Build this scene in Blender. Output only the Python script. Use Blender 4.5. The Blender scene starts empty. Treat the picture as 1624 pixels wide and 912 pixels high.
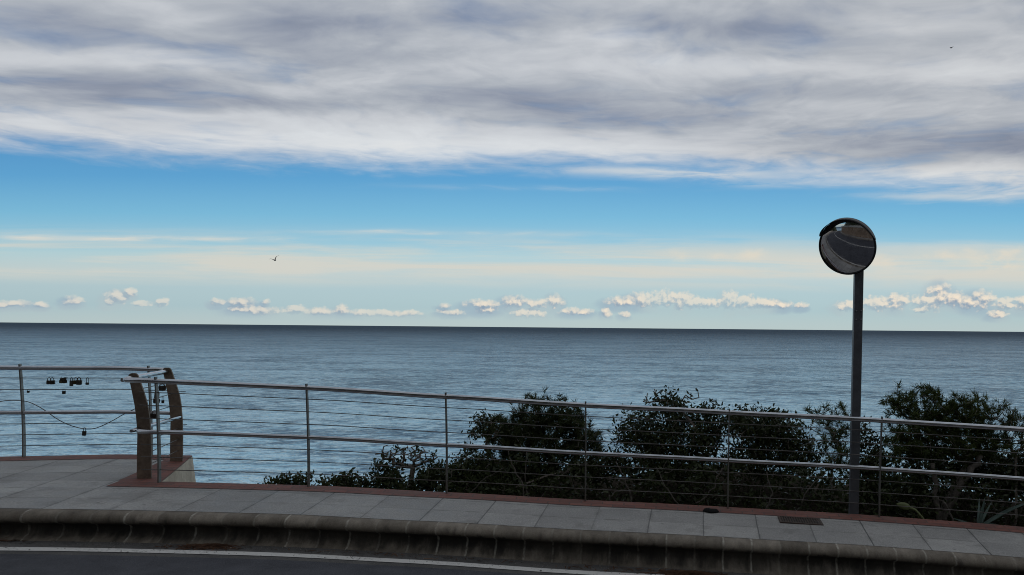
import bpy, math, random
import numpy as np
from mathutils import Vector, Matrix

random.seed(7)
SC = bpy.context.scene
COL = SC.collection
PI = math.pi

# ------------------------------------------------------------------ place
# The promenade follows an arc of about 28 m radius round a point behind the
# camera and runs gently downhill to the right.
F = 1170.0            # focal length in photo pixels (photo 1624 wide)
CX, CY = 1060.0, 520.8
ROLL = math.radians(0.53)
CAM_Z = 1.765
YC = 7.45 - 28.0      # centre of the arc
SEA_Z = -12.0
SEA_BUMP = .9
SEA_RAMP = [(0, (.20, .40, .57)), (.3, (.11, .222, .335)), (.6, (.056, .112, .175)), (.85, (.032, .06, .096)), (1, (.026, .049, .080))]


def table(t, pts):
    """smooth interpolation through (t, value) pairs"""
    if t <= pts[0][0]: return pts[0][1]
    for (a, va), (b, vb) in zip(pts, pts[1:]):
        if t <= b:
            u = (t - a) / (b - a); u = u * u * (3 - 2 * u)
            return va + (vb - va) * u
    return pts[-1][1]


SAG = [(-.3, .01), (-.24, .012), (-.19, .019), (-.126, .014), (-.078, -.008), (-.03, -.024), (.02, -.016), (.076, 0), (.12, .005), (.3, 0)]
FALL = [(-.30, .012), (-.195, .010), (-.11, -.003), (-.01, -.026), (.1, -.03)]


def zp(t):
    """pavement height at arc angle t: gently downhill, not perfectly even"""
    z = -1.33 * t if t > -.21 else 1.33 * .21 + .35 * (-.21 - t)
    return z + table(t, SAG)


def pol(r, t, h=0.0):
    if r < 26.96 and -.29 < h < -.2: h += table(t, FALL)      # the road lies a little lower downhill
    return Vector((r * math.sin(t), YC + r * math.cos(t), zp(t) + h))


def world(px, py, Y):
    """point at forward distance Y seen at photo pixel px, py"""
    c, s = math.cos(ROLL), math.sin(ROLL)
    dx, dd = px - CX, py - CY
    return Vector(((dx * c + dd * s) / F * Y, Y, CAM_Z - (-dx * s + dd * c) / F * Y))


def theta_at(px, r):
    t = 0.0
    for _ in range(30):
        p = pol(r, t)
        t = math.asin(max(-.99, min(.99, (px - CX) / F * p.y / r)))
    return t


# ------------------------------------------------------------------ objects
def tag(o, label=None, cat=None, group=None, kind=None):
    if label: o['label'] = label
    if cat: o['category'] = cat
    if group: o['group'] = group
    if kind: o['kind'] = kind
    return o


def empty(name, loc, label, cat, group=None, rz=0.0):
    o = bpy.data.objects.new(name, None)
    COL.objects.link(o)
    o.location = loc
    o.rotation_euler = (0, 0, rz)
    return tag(o, label, cat, group)


class MB:
    """collects vertices and faces; build() links them as one mesh object"""
    def __init__(self):
        self.v, self.f, self.uv, self.sm = [], [], [], []

    def face(self, idx, uv=None, smooth=False):
        self.f.append(idx); self.uv.append(uv); self.sm.append(smooth)

    def box(self, c, size, R=None):
        b = len(self.v)
        for sx in (-.5, .5):
            for sy in (-.5, .5):
                for sz in (-.5, .5):
                    p = Vector((sx * size[0], sy * size[1], sz * size[2]))
                    if R is not None: p = R @ p
                    self.v.append(Vector(c) + p)
        for q in ((0, 1, 3, 2), (4, 6, 7, 5), (0, 4, 5, 1), (2, 3, 7, 6), (0, 2, 6, 4), (1, 5, 7, 3)):
            self.face([b + i for i in q])

    def ring_sweep(self, rings, closed_ring=True, cap=True, smooth=True):
        b = len(self.v); n = len(rings[0])
        for r in rings: self.v.extend(Vector(p) for p in r)
        for i in range(len(rings) - 1):
            for j in range(n if closed_ring else n - 1):
                k = (j + 1) % n
                self.face([b + i * n + j, b + i * n + k, b + (i + 1) * n + k, b + (i + 1) * n + j], None, smooth)
        if cap and closed_ring:
            self.face([b + j for j in range(n)][::-1])
            self.face([b + (len(rings) - 1) * n + j for j in range(n)])

    def tube(self, pts, rad, n=8, cap=True):
        pts = [Vector(p) for p in pts]
        rr = rad if isinstance(rad, (list, tuple)) else [rad] * len(pts)
        rings = []; prev = None
        for i, p in enumerate(pts):
            d = (pts[min(i + 1, len(pts) - 1)] - pts[max(i - 1, 0)]).normalized()
            if prev is None:
                up = Vector((0, 0, 1)) if abs(d.z) < .9 else Vector((1, 0, 0))
                a = d.cross(up).normalized()
            else:
                a = (prev - d * prev.dot(d)).normalized()
            prev = a
            bb = d.cross(a)
            rings.append([p + (a * math.cos(2 * PI * j / n) + bb * math.sin(2 * PI * j / n)) * rr[i] for j in range(n)])
        self.ring_sweep(rings, True, cap)

    def prism(self, outline, vec):
        """closed outline of points extruded by a vector"""
        o = [Vector(p) for p in outline]
        vec = Vector(vec)
        self.ring_sweep([o, [p + vec for p in o]], True, True, False)

    def lathe(self, prof, origin, axis, n=32, cap=False):
        axis = Vector(axis).normalized()
        a = axis.orthogonal().normalized(); b2 = axis.cross(a)
        rings = []
        for r, h in prof:
            rings.append([Vector(origin) + axis * h + (a * math.cos(2 * PI * j / n) + b2 * math.sin(2 * PI * j / n)) * r for j in range(n)])
        self.ring_sweep(rings, True, cap)

    def build(self, name, mat, parent=None, bevel=0.0):
        me = bpy.data.meshes.new(name)
        vs = self.v
        if parent is not None:
            inv = Matrix.Rotation(-parent.rotation_euler.z, 4, 'Z')
            vs = [inv @ (p - parent.location) for p in vs]
        me.from_pydata([tuple(p) for p in vs], [], self.f)
        if any(u is not None for u in self.uv):
            lay = me.uv_layers.new(name='UVMap')
            flat = []
            for f, u in zip(self.f, self.uv):
                for k in range(len(f)):
                    flat.extend(u[k] if u else (0, 0))
            lay.data.foreach_set('uv', flat)
        me.polygons.foreach_set('use_smooth', self.sm)
        me.materials.append(mat)
        o = bpy.data.objects.new(name, me)
        COL.objects.link(o)
        if parent is not None: o.parent = parent
        if bevel:
            m = o.modifiers.new('Bevel', 'BEVEL'); m.width = bevel; m.segments = 2; m.limit_method = 'ANGLE'
        return o


def sweep(mb, prof, t0, t1, n, smooth=True):
    """sheet along the arc: prof = [(r, h), ...]; u runs in metres along the arc"""
    b = len(mb.v); m = len(prof)
    cum = [0.0]
    for i in range(1, m):
        cum.append(cum[-1] + math.hypot(prof[i][0] - prof[i - 1][0], prof[i][1] - prof[i - 1][1]))
    fa = t0 if callable(t0) else (lambda r: t0)
    fb = t1 if callable(t1) else (lambda r: t1)
    def tt(i, j): return fa(prof[j][0]) + (fb(prof[j][0]) - fa(prof[j][0])) * i / n
    for i in range(n + 1):
        for j, (r, h) in enumerate(prof): mb.v.append(pol(r, tt(i, j), h))
    for i in range(n):
        for j in range(m - 1):
            q = [b + i * m + j, b + i * m + j + 1, b + (i + 1) * m + j + 1, b + (i + 1) * m + j]
            uv = [(tt(i, j) * 27.4, cum[j]), (tt(i, j + 1) * 27.4, cum[j + 1]), (tt(i + 1, j + 1) * 27.4, cum[j + 1]), (tt(i + 1, j) * 27.4, cum[j])]
            mb.face(q, uv, smooth)


# ------------------------------------------------------------------ node helper
class N:
    def __init__(self, nt):
        self.nt = nt; self.x = 0

    def add(self, typ, **kw):
        n = self.nt.nodes.new(typ)
        for k, v in kw.items(): setattr(n, k, v)
        return n

    def link(self, a, b): self.nt.links.new(a, b)

    def put(self, sock, v):
        if v is None: return
        if hasattr(v, 'is_linked') or hasattr(v, 'links'): self.link(v, sock)
        elif isinstance(v, (tuple, list)):
            if sock.type == 'RGBA' and len(v) == 3: v = (*v, 1)
            sock.default_value = v
        else:
            if sock.type == 'VECTOR': v = (v, v, v)
            elif sock.type == 'RGBA': v = (v, v, v, 1)
            sock.default_value = v

    def m(self, op, a, b=None, c=None, clamp=False):
        n = self.add('ShaderNodeMath', operation=op); n.use_clamp = clamp
        for i, v in enumerate((a, b, c)): self.put(n.inputs[i], v)
        return n.outputs[0]

    def vm(self, op, a, b=None, c=None, scale=None):
        n = self.add('ShaderNodeVectorMath', operation=op)
        for i, v in enumerate((a, b, c)):
            if v is not None: self.put(n.inputs[i], v)
        if scale is not None: self.put(n.inputs['Scale'], scale)
        return n.outputs['Value'] if op in ('DOT_PRODUCT', 'LENGTH', 'DISTANCE') else n.outputs['Vector']

    def noise(self, vec, scale=1.0, detail=4.0, rough=.5, dist=0.0, dim='3D', out='Fac', lac=2.0):
        n = self.add('ShaderNodeTexNoise'); n.noise_dimensions = dim
        if vec is not None: self.link(vec, n.inputs['Vector'])
        self.put(n.inputs['Scale'], scale); self.put(n.inputs['Detail'], detail)
        self.put(n.inputs['Roughness'], rough); self.put(n.inputs['Distortion'], dist)
        self.put(n.inputs['Lacunarity'], lac)
        return n.outputs[out]

    def smooth(self, x, lo, hi, a=0.0, b=1.0, typ='SMOOTHSTEP'):
        n = self.add('ShaderNodeMapRange', interpolation_type=typ)
        self.put(n.inputs[0], x); self.put(n.inputs[1], lo); self.put(n.inputs[2], hi)
        self.put(n.inputs[3], a); self.put(n.inputs[4], b)
        return n.outputs[0]

    def ramp(self, fac, stops, interp='LINEAR'):
        n = self.add('ShaderNodeValToRGB'); cr = n.color_ramp; cr.interpolation = interp
        while len(cr.elements) < len(stops): cr.elements.new(.5)
        for e, (p, c) in zip(cr.elements, stops):
            e.position = p
            if not isinstance(c, (tuple, list)): c = (c, c, c)
            e.color = (*c[:3], 1)
        self.put(n.inputs[0], fac)
        return n.outputs[0]

    def mix(self, fac, a, b, mode='MIX'):
        n = self.add('ShaderNodeMix', data_type='RGBA', blend_type=mode)
        self.put(n.inputs[0], fac); self.put(n.inputs[6], a); self.put(n.inputs[7], b)
        return n.outputs[2]

    def sep(self, v):
        n = self.add('ShaderNodeSeparateXYZ'); self.link(v, n.inputs[0]); return n.outputs

    def comb(self, x, y, z=0.0):
        n = self.add('ShaderNodeCombineXYZ')
        for i, v in enumerate((x, y, z)): self.put(n.inputs[i], v)
        return n.outputs[0]

    def mapping(self, vec, scale=(1, 1, 1), rot=(0, 0, 0), loc=(0, 0, 0)):
        n = self.add('ShaderNodeMapping'); self.link(vec, n.inputs[0])
        n.inputs['Scale'].default_value = scale; n.inputs['Rotation'].default_value = rot; n.inputs['Location'].default_value = loc
        return n.outputs[0]

    def bump(self, h, strength=.5, dist=.01):
        n = self.add('ShaderNodeBump'); self.put(n.inputs['Height'], h)
        self.put(n.inputs['Strength'], strength); self.put(n.inputs['Distance'], dist)
        return n.outputs[0]


def lin(r, g, b):
    f = lambda c: (c / 255 / 12.92) if c / 255 <= .04045 else ((c / 255 + .055) / 1.055) ** 2.4
    return (f(r), f(g), f(b))


def material(name):
    m = bpy.data.materials.new(name); m.use_nodes = True
    nt = m.node_tree
    bsdf = nt.nodes['Principled BSDF']
    return m, N(nt), bsdf


def setb(n, b, color=None, rough=None, metal=None, spec=None, normal=None, **kw):
    if color is not None: n.put(b.inputs['Base Color'], color)
    if rough is not None: n.put(b.inputs['Roughness'], rough)
    if metal is not None: n.put(b.inputs['Metallic'], metal)
    if spec is not None: n.put(b.inputs['Specular IOR Level'], spec)
    if normal is not None: n.link(normal, b.inputs['Normal'])


def objco(n): return n.add('ShaderNodeTexCoord').outputs['Object']
def geopos(n): return n.add('ShaderNodeNewGeometry').outputs['Position']
def uvco(n): return n.add('ShaderNodeUVMap').outputs[0]


# ------------------------------------------------------------------ materials
def mat_simple(name, c0, c1, scale=8, rough=.7, metal=0.0, bump=.2, bdist=.002, spec=.5, rough2=None):
    m, n, b = material(name)
    p = geopos(n)
    f = n.noise(p, scale, 6, .62)
    f2 = n.noise(p, scale * 9, 3, .6)
    k = n.smooth(n.m('ADD', n.m('MULTIPLY', f, .7), n.m('MULTIPLY', f2, .3)), .32, .68)
    r = rough if rough2 is None else n.smooth(f, .35, .65, rough, rough2)
    setb(n, b, n.mix(k, c0, c1), r, metal, spec, n.bump(f2, bump, bdist))
    return m


def mat_pavement():
    m, n, b = material('granite_paving')
    uv = n.sep(uvco(n)); u, v = uv[0], uv[1]
    p = geopos(n)
    # v = 0 at the kerb.  rows of slabs, each row shifted
    row = n.m('FLOOR', n.m('DIVIDE', v, .385))
    vf = n.m('SUBTRACT', v, n.m('MULTIPLY', row, .385))
    us = n.m('ADD', n.m('SUBTRACT', u, n.m('MULTIPLY', v, n.m('MULTIPLY_ADD', u, .006, .03))), .17)
    col = n.m('FLOOR', n.m('DIVIDE', us, .497))
    uf = n.m('SUBTRACT', us, n.m('MULTIPLY', col, .497))
    wob = n.m('MULTIPLY', n.m('SUBTRACT', n.noise(p, 14, 3, .6), .5), .006)
    du = n.m('MINIMUM', n.m('ABSOLUTE', n.m('ADD', uf, wob)), n.m('ABSOLUTE', n.m('SUBTRACT', .497, n.m('ADD', uf, wob))))
    dv = n.m('MINIMUM', n.m('ABSOLUTE', n.m('ADD', vf, wob)), n.m('ABSOLUTE', n.m('SUBTRACT', .385, n.m('ADD', vf, wob))))
    # some joints are open and dark, others nearly closed
    wn = n.add('ShaderNodeTexWhiteNoise'); wn.noise_dimensions = '2D'; n.link(n.comb(n.m('ROUND', n.m('DIVIDE', us, .497)), 3.1), wn.inputs['Vector'])
    ju = n.m('MULTIPLY', n.smooth(du, .0025, .0085, 1, 0), n.smooth(wn.outputs[0], 0, 1, .3, .95, 'LINEAR'))
    jv = n.m('MULTIPLY', n.smooth(dv, .002, .006, 1, 0), n.smooth(n.noise(n.comb(us, row), 1.3, 2), .4, .65, .12, .7))
    j = n.m('MAXIMUM', ju, jv)
    tn = n.add('ShaderNodeTexWhiteNoise'); tn.noise_dimensions = '2D'; n.link(n.comb(col, row), tn.inputs['Vector'])
    spk = n.noise(p, 210, 2, .7)
    spk2 = n.noise(p, 70, 3, .7)
    big = n.noise(p, 1.1, 5, .6)
    patch = n.noise(p, 6, 5, .65)
    g = n.m('ADD', n.m('MULTIPLY', spk, .34), n.m('MULTIPLY', spk2, .30))
    g = n.m('ADD', g, n.m('MULTIPLY', patch, .22)); g = n.m('ADD', g, n.m('MULTIPLY', big, .2))
    g = n.m('ADD', g, n.m('MULTIPLY', n.m('SUBTRACT', tn.outputs[0], .5), .08))
    c = n.ramp(n.smooth(g, .36, .70, 0, 1, 'LINEAR'), [(0, (.09, .088, .084)), (.5, (.255, .25, .238)), (1, (.47, .46, .43))])
    c = n.mix(n.m('MULTIPLY', n.smooth(patch, .54, .70), .5), c, (.17, .165, .16))
    # old chewing gum, drips and grime gathered along some joints
    gum = n.add('ShaderNodeTexVoronoi'); n.link(p, gum.inputs['Vector']); gum.inputs['Scale'].default_value = 5.5
    gsel = n.m('GREATER_THAN', n.sep(gum.outputs['Color'])[0], .62)
    c = n.mix(n.m('MULTIPLY', n.m('MULTIPLY', n.smooth(gum.outputs['Distance'], .055, .10, 1, 0), gsel), .55), c, (.07, .068, .065))
    edge = n.m('MULTIPLY', n.smooth(n.m('MINIMUM', du, dv), .0, .045, 1, 0), n.smooth(n.noise(p, 4.5, 4, .65), .42, .66))
    c = n.mix(n.m('MULTIPLY', edge, .45), c, (.085, .08, .072))
    drip = n.smooth(n.noise(p, 2.1, 5, .7), .56, .64)
    c = n.mix(n.m('MULTIPLY', drip, .35), c, (.12, .115, .105))
    c = n.mix(n.m('MULTIPLY', j, .88), c, (.03, .03, .03))
    h = n.m('SUBTRACT', n.m('MULTIPLY', spk2, .3), j)
    setb(n, b, c, n.smooth(patch, .3, .7, .5, .75), 0, .4, n.bump(h, .5, .004))
    return m


def mat_brick():
    m, n, b = material('red_brick_edging')
    uv = uvco(n); p = geopos(n)
    bt = n.add('ShaderNodeTexBrick'); n.link(uv, bt.inputs['Vector'])
    bt.inputs['Scale'].default_value = 1; bt.inputs['Brick Width'].default_value = .21; bt.inputs['Row Height'].default_value = .1
    bt.inputs['Mortar Size'].default_value = .006; bt.inputs['Mortar Smooth'].default_value = .3; bt.inputs['Bias'].default_value = 0
    bt.inputs['Color1'].default_value = (.14, .055, .042, 1); bt.inputs['Color2'].default_value = (.215, .082, .060, 1)
    bt.inputs['Mortar'].default_value = (.07, .055, .05, 1)
    s = n.noise(p, 38, 5, .7); d = n.noise(p, 3.2, 5, .65)
    c = n.mix(n.smooth(s, .35, .7), bt.outputs[0], n.mix(.5, bt.outputs[0], (.11, .04, .03)))
    c = n.mix(n.m('MULTIPLY', n.smooth(d, .5, .68), .5), c, (.12, .08, .065))
    setb(n, b, c, .75, 0, .35, n.bump(n.m('SUBTRACT', n.m('MULTIPLY', s, .4), bt.outputs['Fac']), .6, .006))
    return m


def mat_kerb():
    m, n, b = material('kerb_concrete')
    uv = n.sep(uvco(n)); u, v = uv[0], uv[1]
    p = geopos(n)
    L = .248
    k = n.m('ROUND', n.m('DIVIDE', u, L))
    wob = n.m('MULTIPLY', n.m('SUBTRACT', n.noise(p, 22, 3, .6), .5), .012)
    du = n.m('ABSOLUTE', n.m('ADD', n.m('SUBTRACT', u, n.m('MULTIPLY', k, L)), wob))
    wn = n.add('ShaderNodeTexWhiteNoise'); wn.noise_dimensions = '1D'; n.link(k, wn.inputs['W'])
    st = n.add('ShaderNodeTexWhiteNoise'); st.noise_dimensions = '1D'; n.link(n.m('FLOOR', n.m('DIVIDE', u, L)), st.inputs['W'])
    j = n.smooth(du, .004, .012, 1, 0)
    blot = n.noise(n.comb(u, n.m('MULTIPLY', v, .45)), 9, 5, .65)
    spk = n.noise(p, 120, 3, .7)
    g = n.m('ADD', n.m('MULTIPLY', blot, .6), n.m('MULTIPLY', spk, .3))
    g = n.m('ADD', g, n.m('MULTIPLY', n.m('SUBTRACT', st.outputs[0], .5), .14))
    c = n.ramp(n.smooth(g, .25, .65, 0, 1, 'LINEAR'), [(0, (.075, .062, .048)), (.5, (.16, .138, .110)), (1, (.28, .245, .20))])
    # black grime streaks that have run down some joints and stones
    gr = n.m('MULTIPLY', n.smooth(n.noise(n.comb(n.m('MULTIPLY', u, 3.2), n.m('MULTIPLY', v, .9)), 2.3, 4, .6), .54, .68), n.smooth(v, .07, .17))
    c = n.mix(n.m('MULTIPLY', gr, .55), c, (.022, .02, .018))
    grime_shade = n.m('MULTIPLY', n.smooth(n.m('ADD', v, n.m('MULTIPLY', n.m('SUBTRACT', blot, .5), .22)), .175, .225), n.smooth(n.m('ADD', v, n.m('MULTIPLY', n.m('SUBTRACT', blot, .5), .30)), .33, .47, 1, .25))  # dark band painted for shade in the recess under the nose, with stains
    c = n.mix(n.m('MULTIPLY', grime_shade, n.smooth(n.noise(n.comb(u, 4.0), .9, 3, .6), .3, .6, .45, .88)), c, (.016, .015, .014))
    jc = n.mix(n.smooth(wn.outputs[0], .1, .9), (.20, .185, .155), (.42, .40, .345))
    c = n.mix(n.m('MULTIPLY', j, n.smooth(n.noise(n.comb(u, v), 16, 3, .6), .36, .6, .10, .65)), c, jc)
    setb(n, b, c, .85, 0, .3, n.bump(n.m('ADD', n.m('MULTIPLY', spk, .5), n.m('MULTIPLY', j, -.6)), .5, .006))
    return m


def mat_asphalt(name, c0, c1, grit=1.0):
    m, n, b = material(name)
    p = geopos(n)
    vo = n.add('ShaderNodeTexVoronoi'); n.link(p, vo.inputs['Vector']); vo.inputs['Scale'].default_value = 95
    a = n.noise(p, 160, 3, .7); big = n.noise(p, .8, 5, .6); med = n.noise(p, 5, 5, .6)
    k = n.m('ADD', n.m('MULTIPLY', a, .5), n.m('ADD', n.m('MULTIPLY', med, .25), n.m('MULTIPLY', big, .25)))
    c = n.mix(n.smooth(k, .36, .64), c0, c1)
    sp = n.m('MULTIPLY', n.smooth(n.noise(p, 60, 2, .8), .66, .74), .45 * grit)
    c = n.mix(sp, c, (.28, .26, .235))
    setb(n, b, c, .82, 0, .35, n.bump(n.m('ADD', n.m('MULTIPLY', a, .6), n.m('MULTIPLY', vo.outputs[0], .6)), .6, .008))
    return m


def mat_line():
    m, n, b = material('worn_white_paint')
    p = geopos(n)
    w = n.noise(p, 45, 5, .75); w2 = n.noise(p, 3, 4, .6)
    k = n.smooth(n.m('ADD', n.m('MULTIPLY', w, .65), n.m('MULTIPLY', w2, .35)), .30, .50)
    c = n.mix(k, (.15, .15, .15), (.58, .57, .54))
    setb(n, b, c, .7, 0, .35, n.bump(w, .3, .003))
    return m


def mat_sea():
    m, n, b = material('sea_water')
    nt = n.nt
    p = geopos(n); s = n.sep(p)
    dist = s[1]
    # several lengths of wave, crests roughly along the shore
    warp = n.vm('ADD', p, n.vm('SCALE', n.noise(p, .06, 2, .5, out='Color'), scale=6.0))
    w0 = n.noise(n.mapping(warp, (.028, .060, .1), (0, 0, .06)), 1, 3, .55, .3)
    w1 = n.noise(n.mapping(warp, (.11, .21, .1), (0, 0, .12)), 1, 3, .6, .4)
    w2 = n.noise(n.mapping(warp, (.34, .60, .4), (0, 0, -.1)), 1, 3, .6, .5)
    w3 = n.noise(n.mapping(p, (1.4, 2.2, 1)), 1, 2, .6, .3)
    fr_ = n.noise(n.mapping(warp, (.020, .038, .1), (0, 0, .03)), 1, 8, .80, .2)
    h = n.m('ADD', n.m('MULTIPLY', w1, 1.9), n.m('ADD', n.m('MULTIPLY', w2, 1.3), n.m('MULTIPLY', w3, .20)))
    h = n.m('ADD', h, n.m('MULTIPLY', w0, 3.0))
    bm = n.add('ShaderNodeBump'); n.put(bm.inputs['Height'], h)
    n.put(bm.inputs['Strength'], 1.0); n.put(bm.inputs['Distance'], SEA_BUMP)
    # water gets deeper, darker and rougher offshore
    lg = n.m('LOGARITHM', n.m('MAXIMUM', dist, 20), 10)
    deep = n.smooth(lg, 1.85, 3.8)
    patch = n.noise(n.mapping(p, (.0016, .011, 1)), 1, 4, .6, .5)
    base = n.ramp(deep, SEA_RAMP)
    base = n.mix(n.m('MULTIPLY', n.smooth(patch, .35, .68), .35), base, n.mix(.5, base, (.01, .03, .05)))
    # light-and-dark contrast of the ripples put into the water colour
    ruf = n.smooth(n.m('ADD', n.m('MULTIPLY', fr_, .45), n.m('ADD', n.m('MULTIPLY', w2, .4), n.m('MULTIPLY', w3, .15))), .452, .578)
    base = n.mix(n.m('MULTIPLY', ruf, n.smooth(deep, 0, .9, .95, .55)), base, n.vm('MULTIPLY', base, (.20, .25, .32)))
    diff = n.add('ShaderNodeBsdfDiffuse'); n.put(diff.inputs[0], base); n.link(bm.outputs[0], diff.inputs['Normal'])
    gl = n.add('ShaderNodeBsdfGlossy'); n.put(gl.inputs['Color'], (.92, .96, 1)); n.put(gl.inputs['Roughness'], n.smooth(deep, 0, 1, .08, .3)); n.link(bm.outputs[0], gl.inputs['Normal'])
    fr = n.add('ShaderNodeFresnel'); fr.inputs['IOR'].default_value = 1.34; n.link(bm.outputs[0], fr.inputs['Normal'])
    # rough far water shows mostly wave faces turned to the viewer: less mirror-like
    k = n.m('MINIMUM', n.m('MULTIPLY', fr.outputs[0], n.smooth(deep, 0, 1, 1.3, .3)), n.smooth(deep, 0, 1, .75, .07))
    k = n.m('MULTIPLY', k, n.m('SUBTRACT', 1.0, n.m('MULTIPLY', ruf, .5)))
    mx = n.add('ShaderNodeMixShader'); n.put(mx.inputs[0], k); n.link(diff.outputs[0], mx.inputs[1]); n.link(gl.outputs[0], mx.inputs[2])
    out = nt.nodes['Material Output']
    n.link(mx.outputs[0], out.inputs['Surface'])
    nt.nodes.remove(b)
    return m


def mat_leaf(name, c0, c1, c2, rough=.5):
    m, n, b = material(name)
    g = n.add('ShaderNodeNewGeometry'); r = g.outputs['Random Per Island']
    cl = n.noise(g.outputs['Position'], 3.2, 3, .6)
    f = n.m('ADD', n.m('MULTIPLY', r, .55), n.m('MULTIPLY', n.smooth(cl, .3, .7), .45))
    c = n.ramp(f, [(0, c0), (.55, c1), (1, c2)])
    setb(n, b, c, rough, 0, .2)
    tr = n.add('ShaderNodeBsdfTranslucent'); n.put(tr.inputs[0], c)
    mx = n.add('ShaderNodeMixShader'); n.put(mx.inputs[0], .22)
    n.link(b.outputs[0], mx.inputs[1]); n.link(tr.outputs[0], mx.inputs[2])
    n.link(mx.outputs[0], n.nt.nodes['Material Output'].inputs['Surface'])
    return m


def mat_steel(name, base=(.60, .60, .60), rough=.3, dirt=.3):
    m, n, b = material(name)
    p = geopos(n)
    d = n.noise(p, 7, 5, .65); f = n.noise(p, 60, 3, .6)
    k = n.m('MULTIPLY', n.smooth(d, .45, .7), dirt)
    setb(n, b, n.mix(k, base, (.10, .10, .10)), n.smooth(n.m('ADD', n.m('MULTIPLY', d, .6), n.m('MULTIPLY', f, .4)), .35, .65, rough, rough + .18), n.smooth(k, 0, 1, 1, .4), .5, n.bump(f, .08, .001))
    return m


def mat_stone_wall():
    m, n, b = material('brown_stone_masonry')
    uv = uvco(n); p = geopos(n)
    vo = n.add('ShaderNodeTexVoronoi'); vo.feature = 'DISTANCE_TO_EDGE'; n.link(p, vo.inputs['Vector']); vo.inputs['Scale'].default_value = 3.2
    vc = n.add('ShaderNodeTexVoronoi'); n.link(p, vc.inputs['Vector']); vc.inputs['Scale'].default_value = 3.2
    r = n.sep(vc.outputs['Color'])[0]
    c = n.ramp(r, [(0, (.16, .10, .065)), (.5, (.27, .18, .12)), (1, (.36, .27, .20))])
    c = n.mix(n.smooth(n.noise(p, 30, 4, .7), .35, .7, 0, .5), c, (.12, .085, .06))
    e = n.smooth(vo.outputs[0], .0, .05, 1, 0)
    c = n.mix(e, c, (.17, .15, .13))
    setb(n, b, c, .85, 0, .3, n.bump(n.m('SUBTRACT', 0, e), .6, .02))
    return m


M = {}
M['paving'] = mat_pavement()
M['brick'] = mat_brick()
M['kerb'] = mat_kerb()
M['asphalt'] = mat_asphalt('asphalt', (.028, .030, .037), (.082, .085, .098), .7)
M['gutter'] = mat_asphalt('gutter_asphalt', (.050, .049, .048), (.13, .125, .118), 1.3)
M['line'] = mat_line()
M['sea'] = mat_sea()
M['steel'] = mat_steel('stainless_steel', (.50, .52, .55), .07, .25)
M['post'] = mat_steel('dull_steel', (.22, .215, .20), .45, .5)
M['cable'] = mat_steel('steel_cable', (.17, .16, .155), .5, .5)
M['plate'] = mat_simple('weathered_brown_plate', (.085, .060, .042), (.20, .148, .108), 5, .55, .1, .2, .002, .5)
M['pole'] = mat_simple('dark_grey_pole_paint', (.052, .056, .064), (.088, .094, .106), 9, .5, .1, .1, .001)
M['bracket'] = mat_simple('galvanised_bracket', (.16, .16, .17), (.30, .30, .31), 20, .5, .7)
M['rim'] = mat_simple('black_mirror_housing', (.010, .010, .011), (.020, .020, .022), 12, .5, 0, .1, .001, .3)
M['lock'] = mat_simple('dark_padlock_metal', (.020, .018, .016), (.06, .052, .045), 60, .42, .6)
M['brass'] = mat_simple('tarnished_brass', (.04, .032, .018), (.09, .068, .034), 60, .42, .7)
M['concrete'] = mat_simple('stained_concrete', (.34, .30, .23), (.60, .55, .45), 3.0, .85, 0, .4, .006, .3)
M['earth'] = mat_simple('dry_scrub_earth', (.020, .017, .013), (.07, .058, .042), 1.3, .95, 0, .6, .05, .1)
M['hill'] = mat_simple('dark_hillside_scrub', (.010, .014, .008), (.035, .042, .022), .9, .95, 0, .8, .2, .1)
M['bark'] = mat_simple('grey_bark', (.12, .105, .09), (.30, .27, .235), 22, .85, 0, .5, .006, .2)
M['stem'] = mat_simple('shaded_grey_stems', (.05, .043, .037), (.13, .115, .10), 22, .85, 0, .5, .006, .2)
M['twig'] = mat_simple('dry_twigs', (.075, .062, .052), (.19, .165, .14), 40, .85, 0, .2, .002, .2)
M['pine'] = mat_leaf('pine_needles', (.032, .046, .014), (.056, .076, .020), (.10, .125, .034), .5)
M['pinedark'] = mat_leaf('dark_needles', (.024, .036, .014), (.042, .056, .020), (.075, .090, .030), .5)
M['mastic'] = mat_leaf('dark_glossy_leaves', (.018, .026, .010), (.032, .042, .015), (.050, .062, .022), .38)
M['agave'] = mat_simple('blue_green_agave', (.06, .095, .085), (.12, .17, .15), 7, .5, 0, .1, .002, .35)
M['pad'] = mat_simple('olive_cactus_skin', (.10, .125, .05), (.17, .19, .085), 11, .5, 0, .1, .002, .35)
M['grate'] = mat_simple('rusty_cast_iron', (.030, .022, .018), (.085, .058, .044), 25, .7, .5, .4, .002)
M['pit_shade'] = mat_simple('drain_pit_shade', (.008, .008, .008), (.018, .016, .014), 10, .9)
M['black'] = mat_simple('black_plastic', (.006, .006, .007), (.012, .012, .012), 30, .8, 0, .3, .003, .1)
M['litter'] = mat_leaf('dry_brown_needles', (.05, .027, .017), (.10, .052, .032), (.18, .10, .06), .8)
M['pebble'] = mat_leaf('roadside_grit', (.05, .048, .045), (.13, .12, .11), (.33, .31, .28), .85)
M['stone'] = mat_stone_wall()
M['coping'] = mat_simple('pale_coping', (.28, .26, .235), (.42, .40, .37), 4, .8)
M['bird'] = mat_simple('dark_bird_plumage', (.020, .020, .022), (.05, .05, .052), 30, .7)
mg, ng, bg = material('mirror_face'); pg = geopos(ng)
setb(ng, bg, ng.mix(ng.smooth(ng.noise(pg, 14, 5, .65), .45, .7, 0, .5), (.62, .62, .64), (.42, .42, .43)), ng.smooth(ng.noise(pg, 9, 4, .6), .4, .7, .03, .12), 1.0)
M['mirror'] = mg

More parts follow.
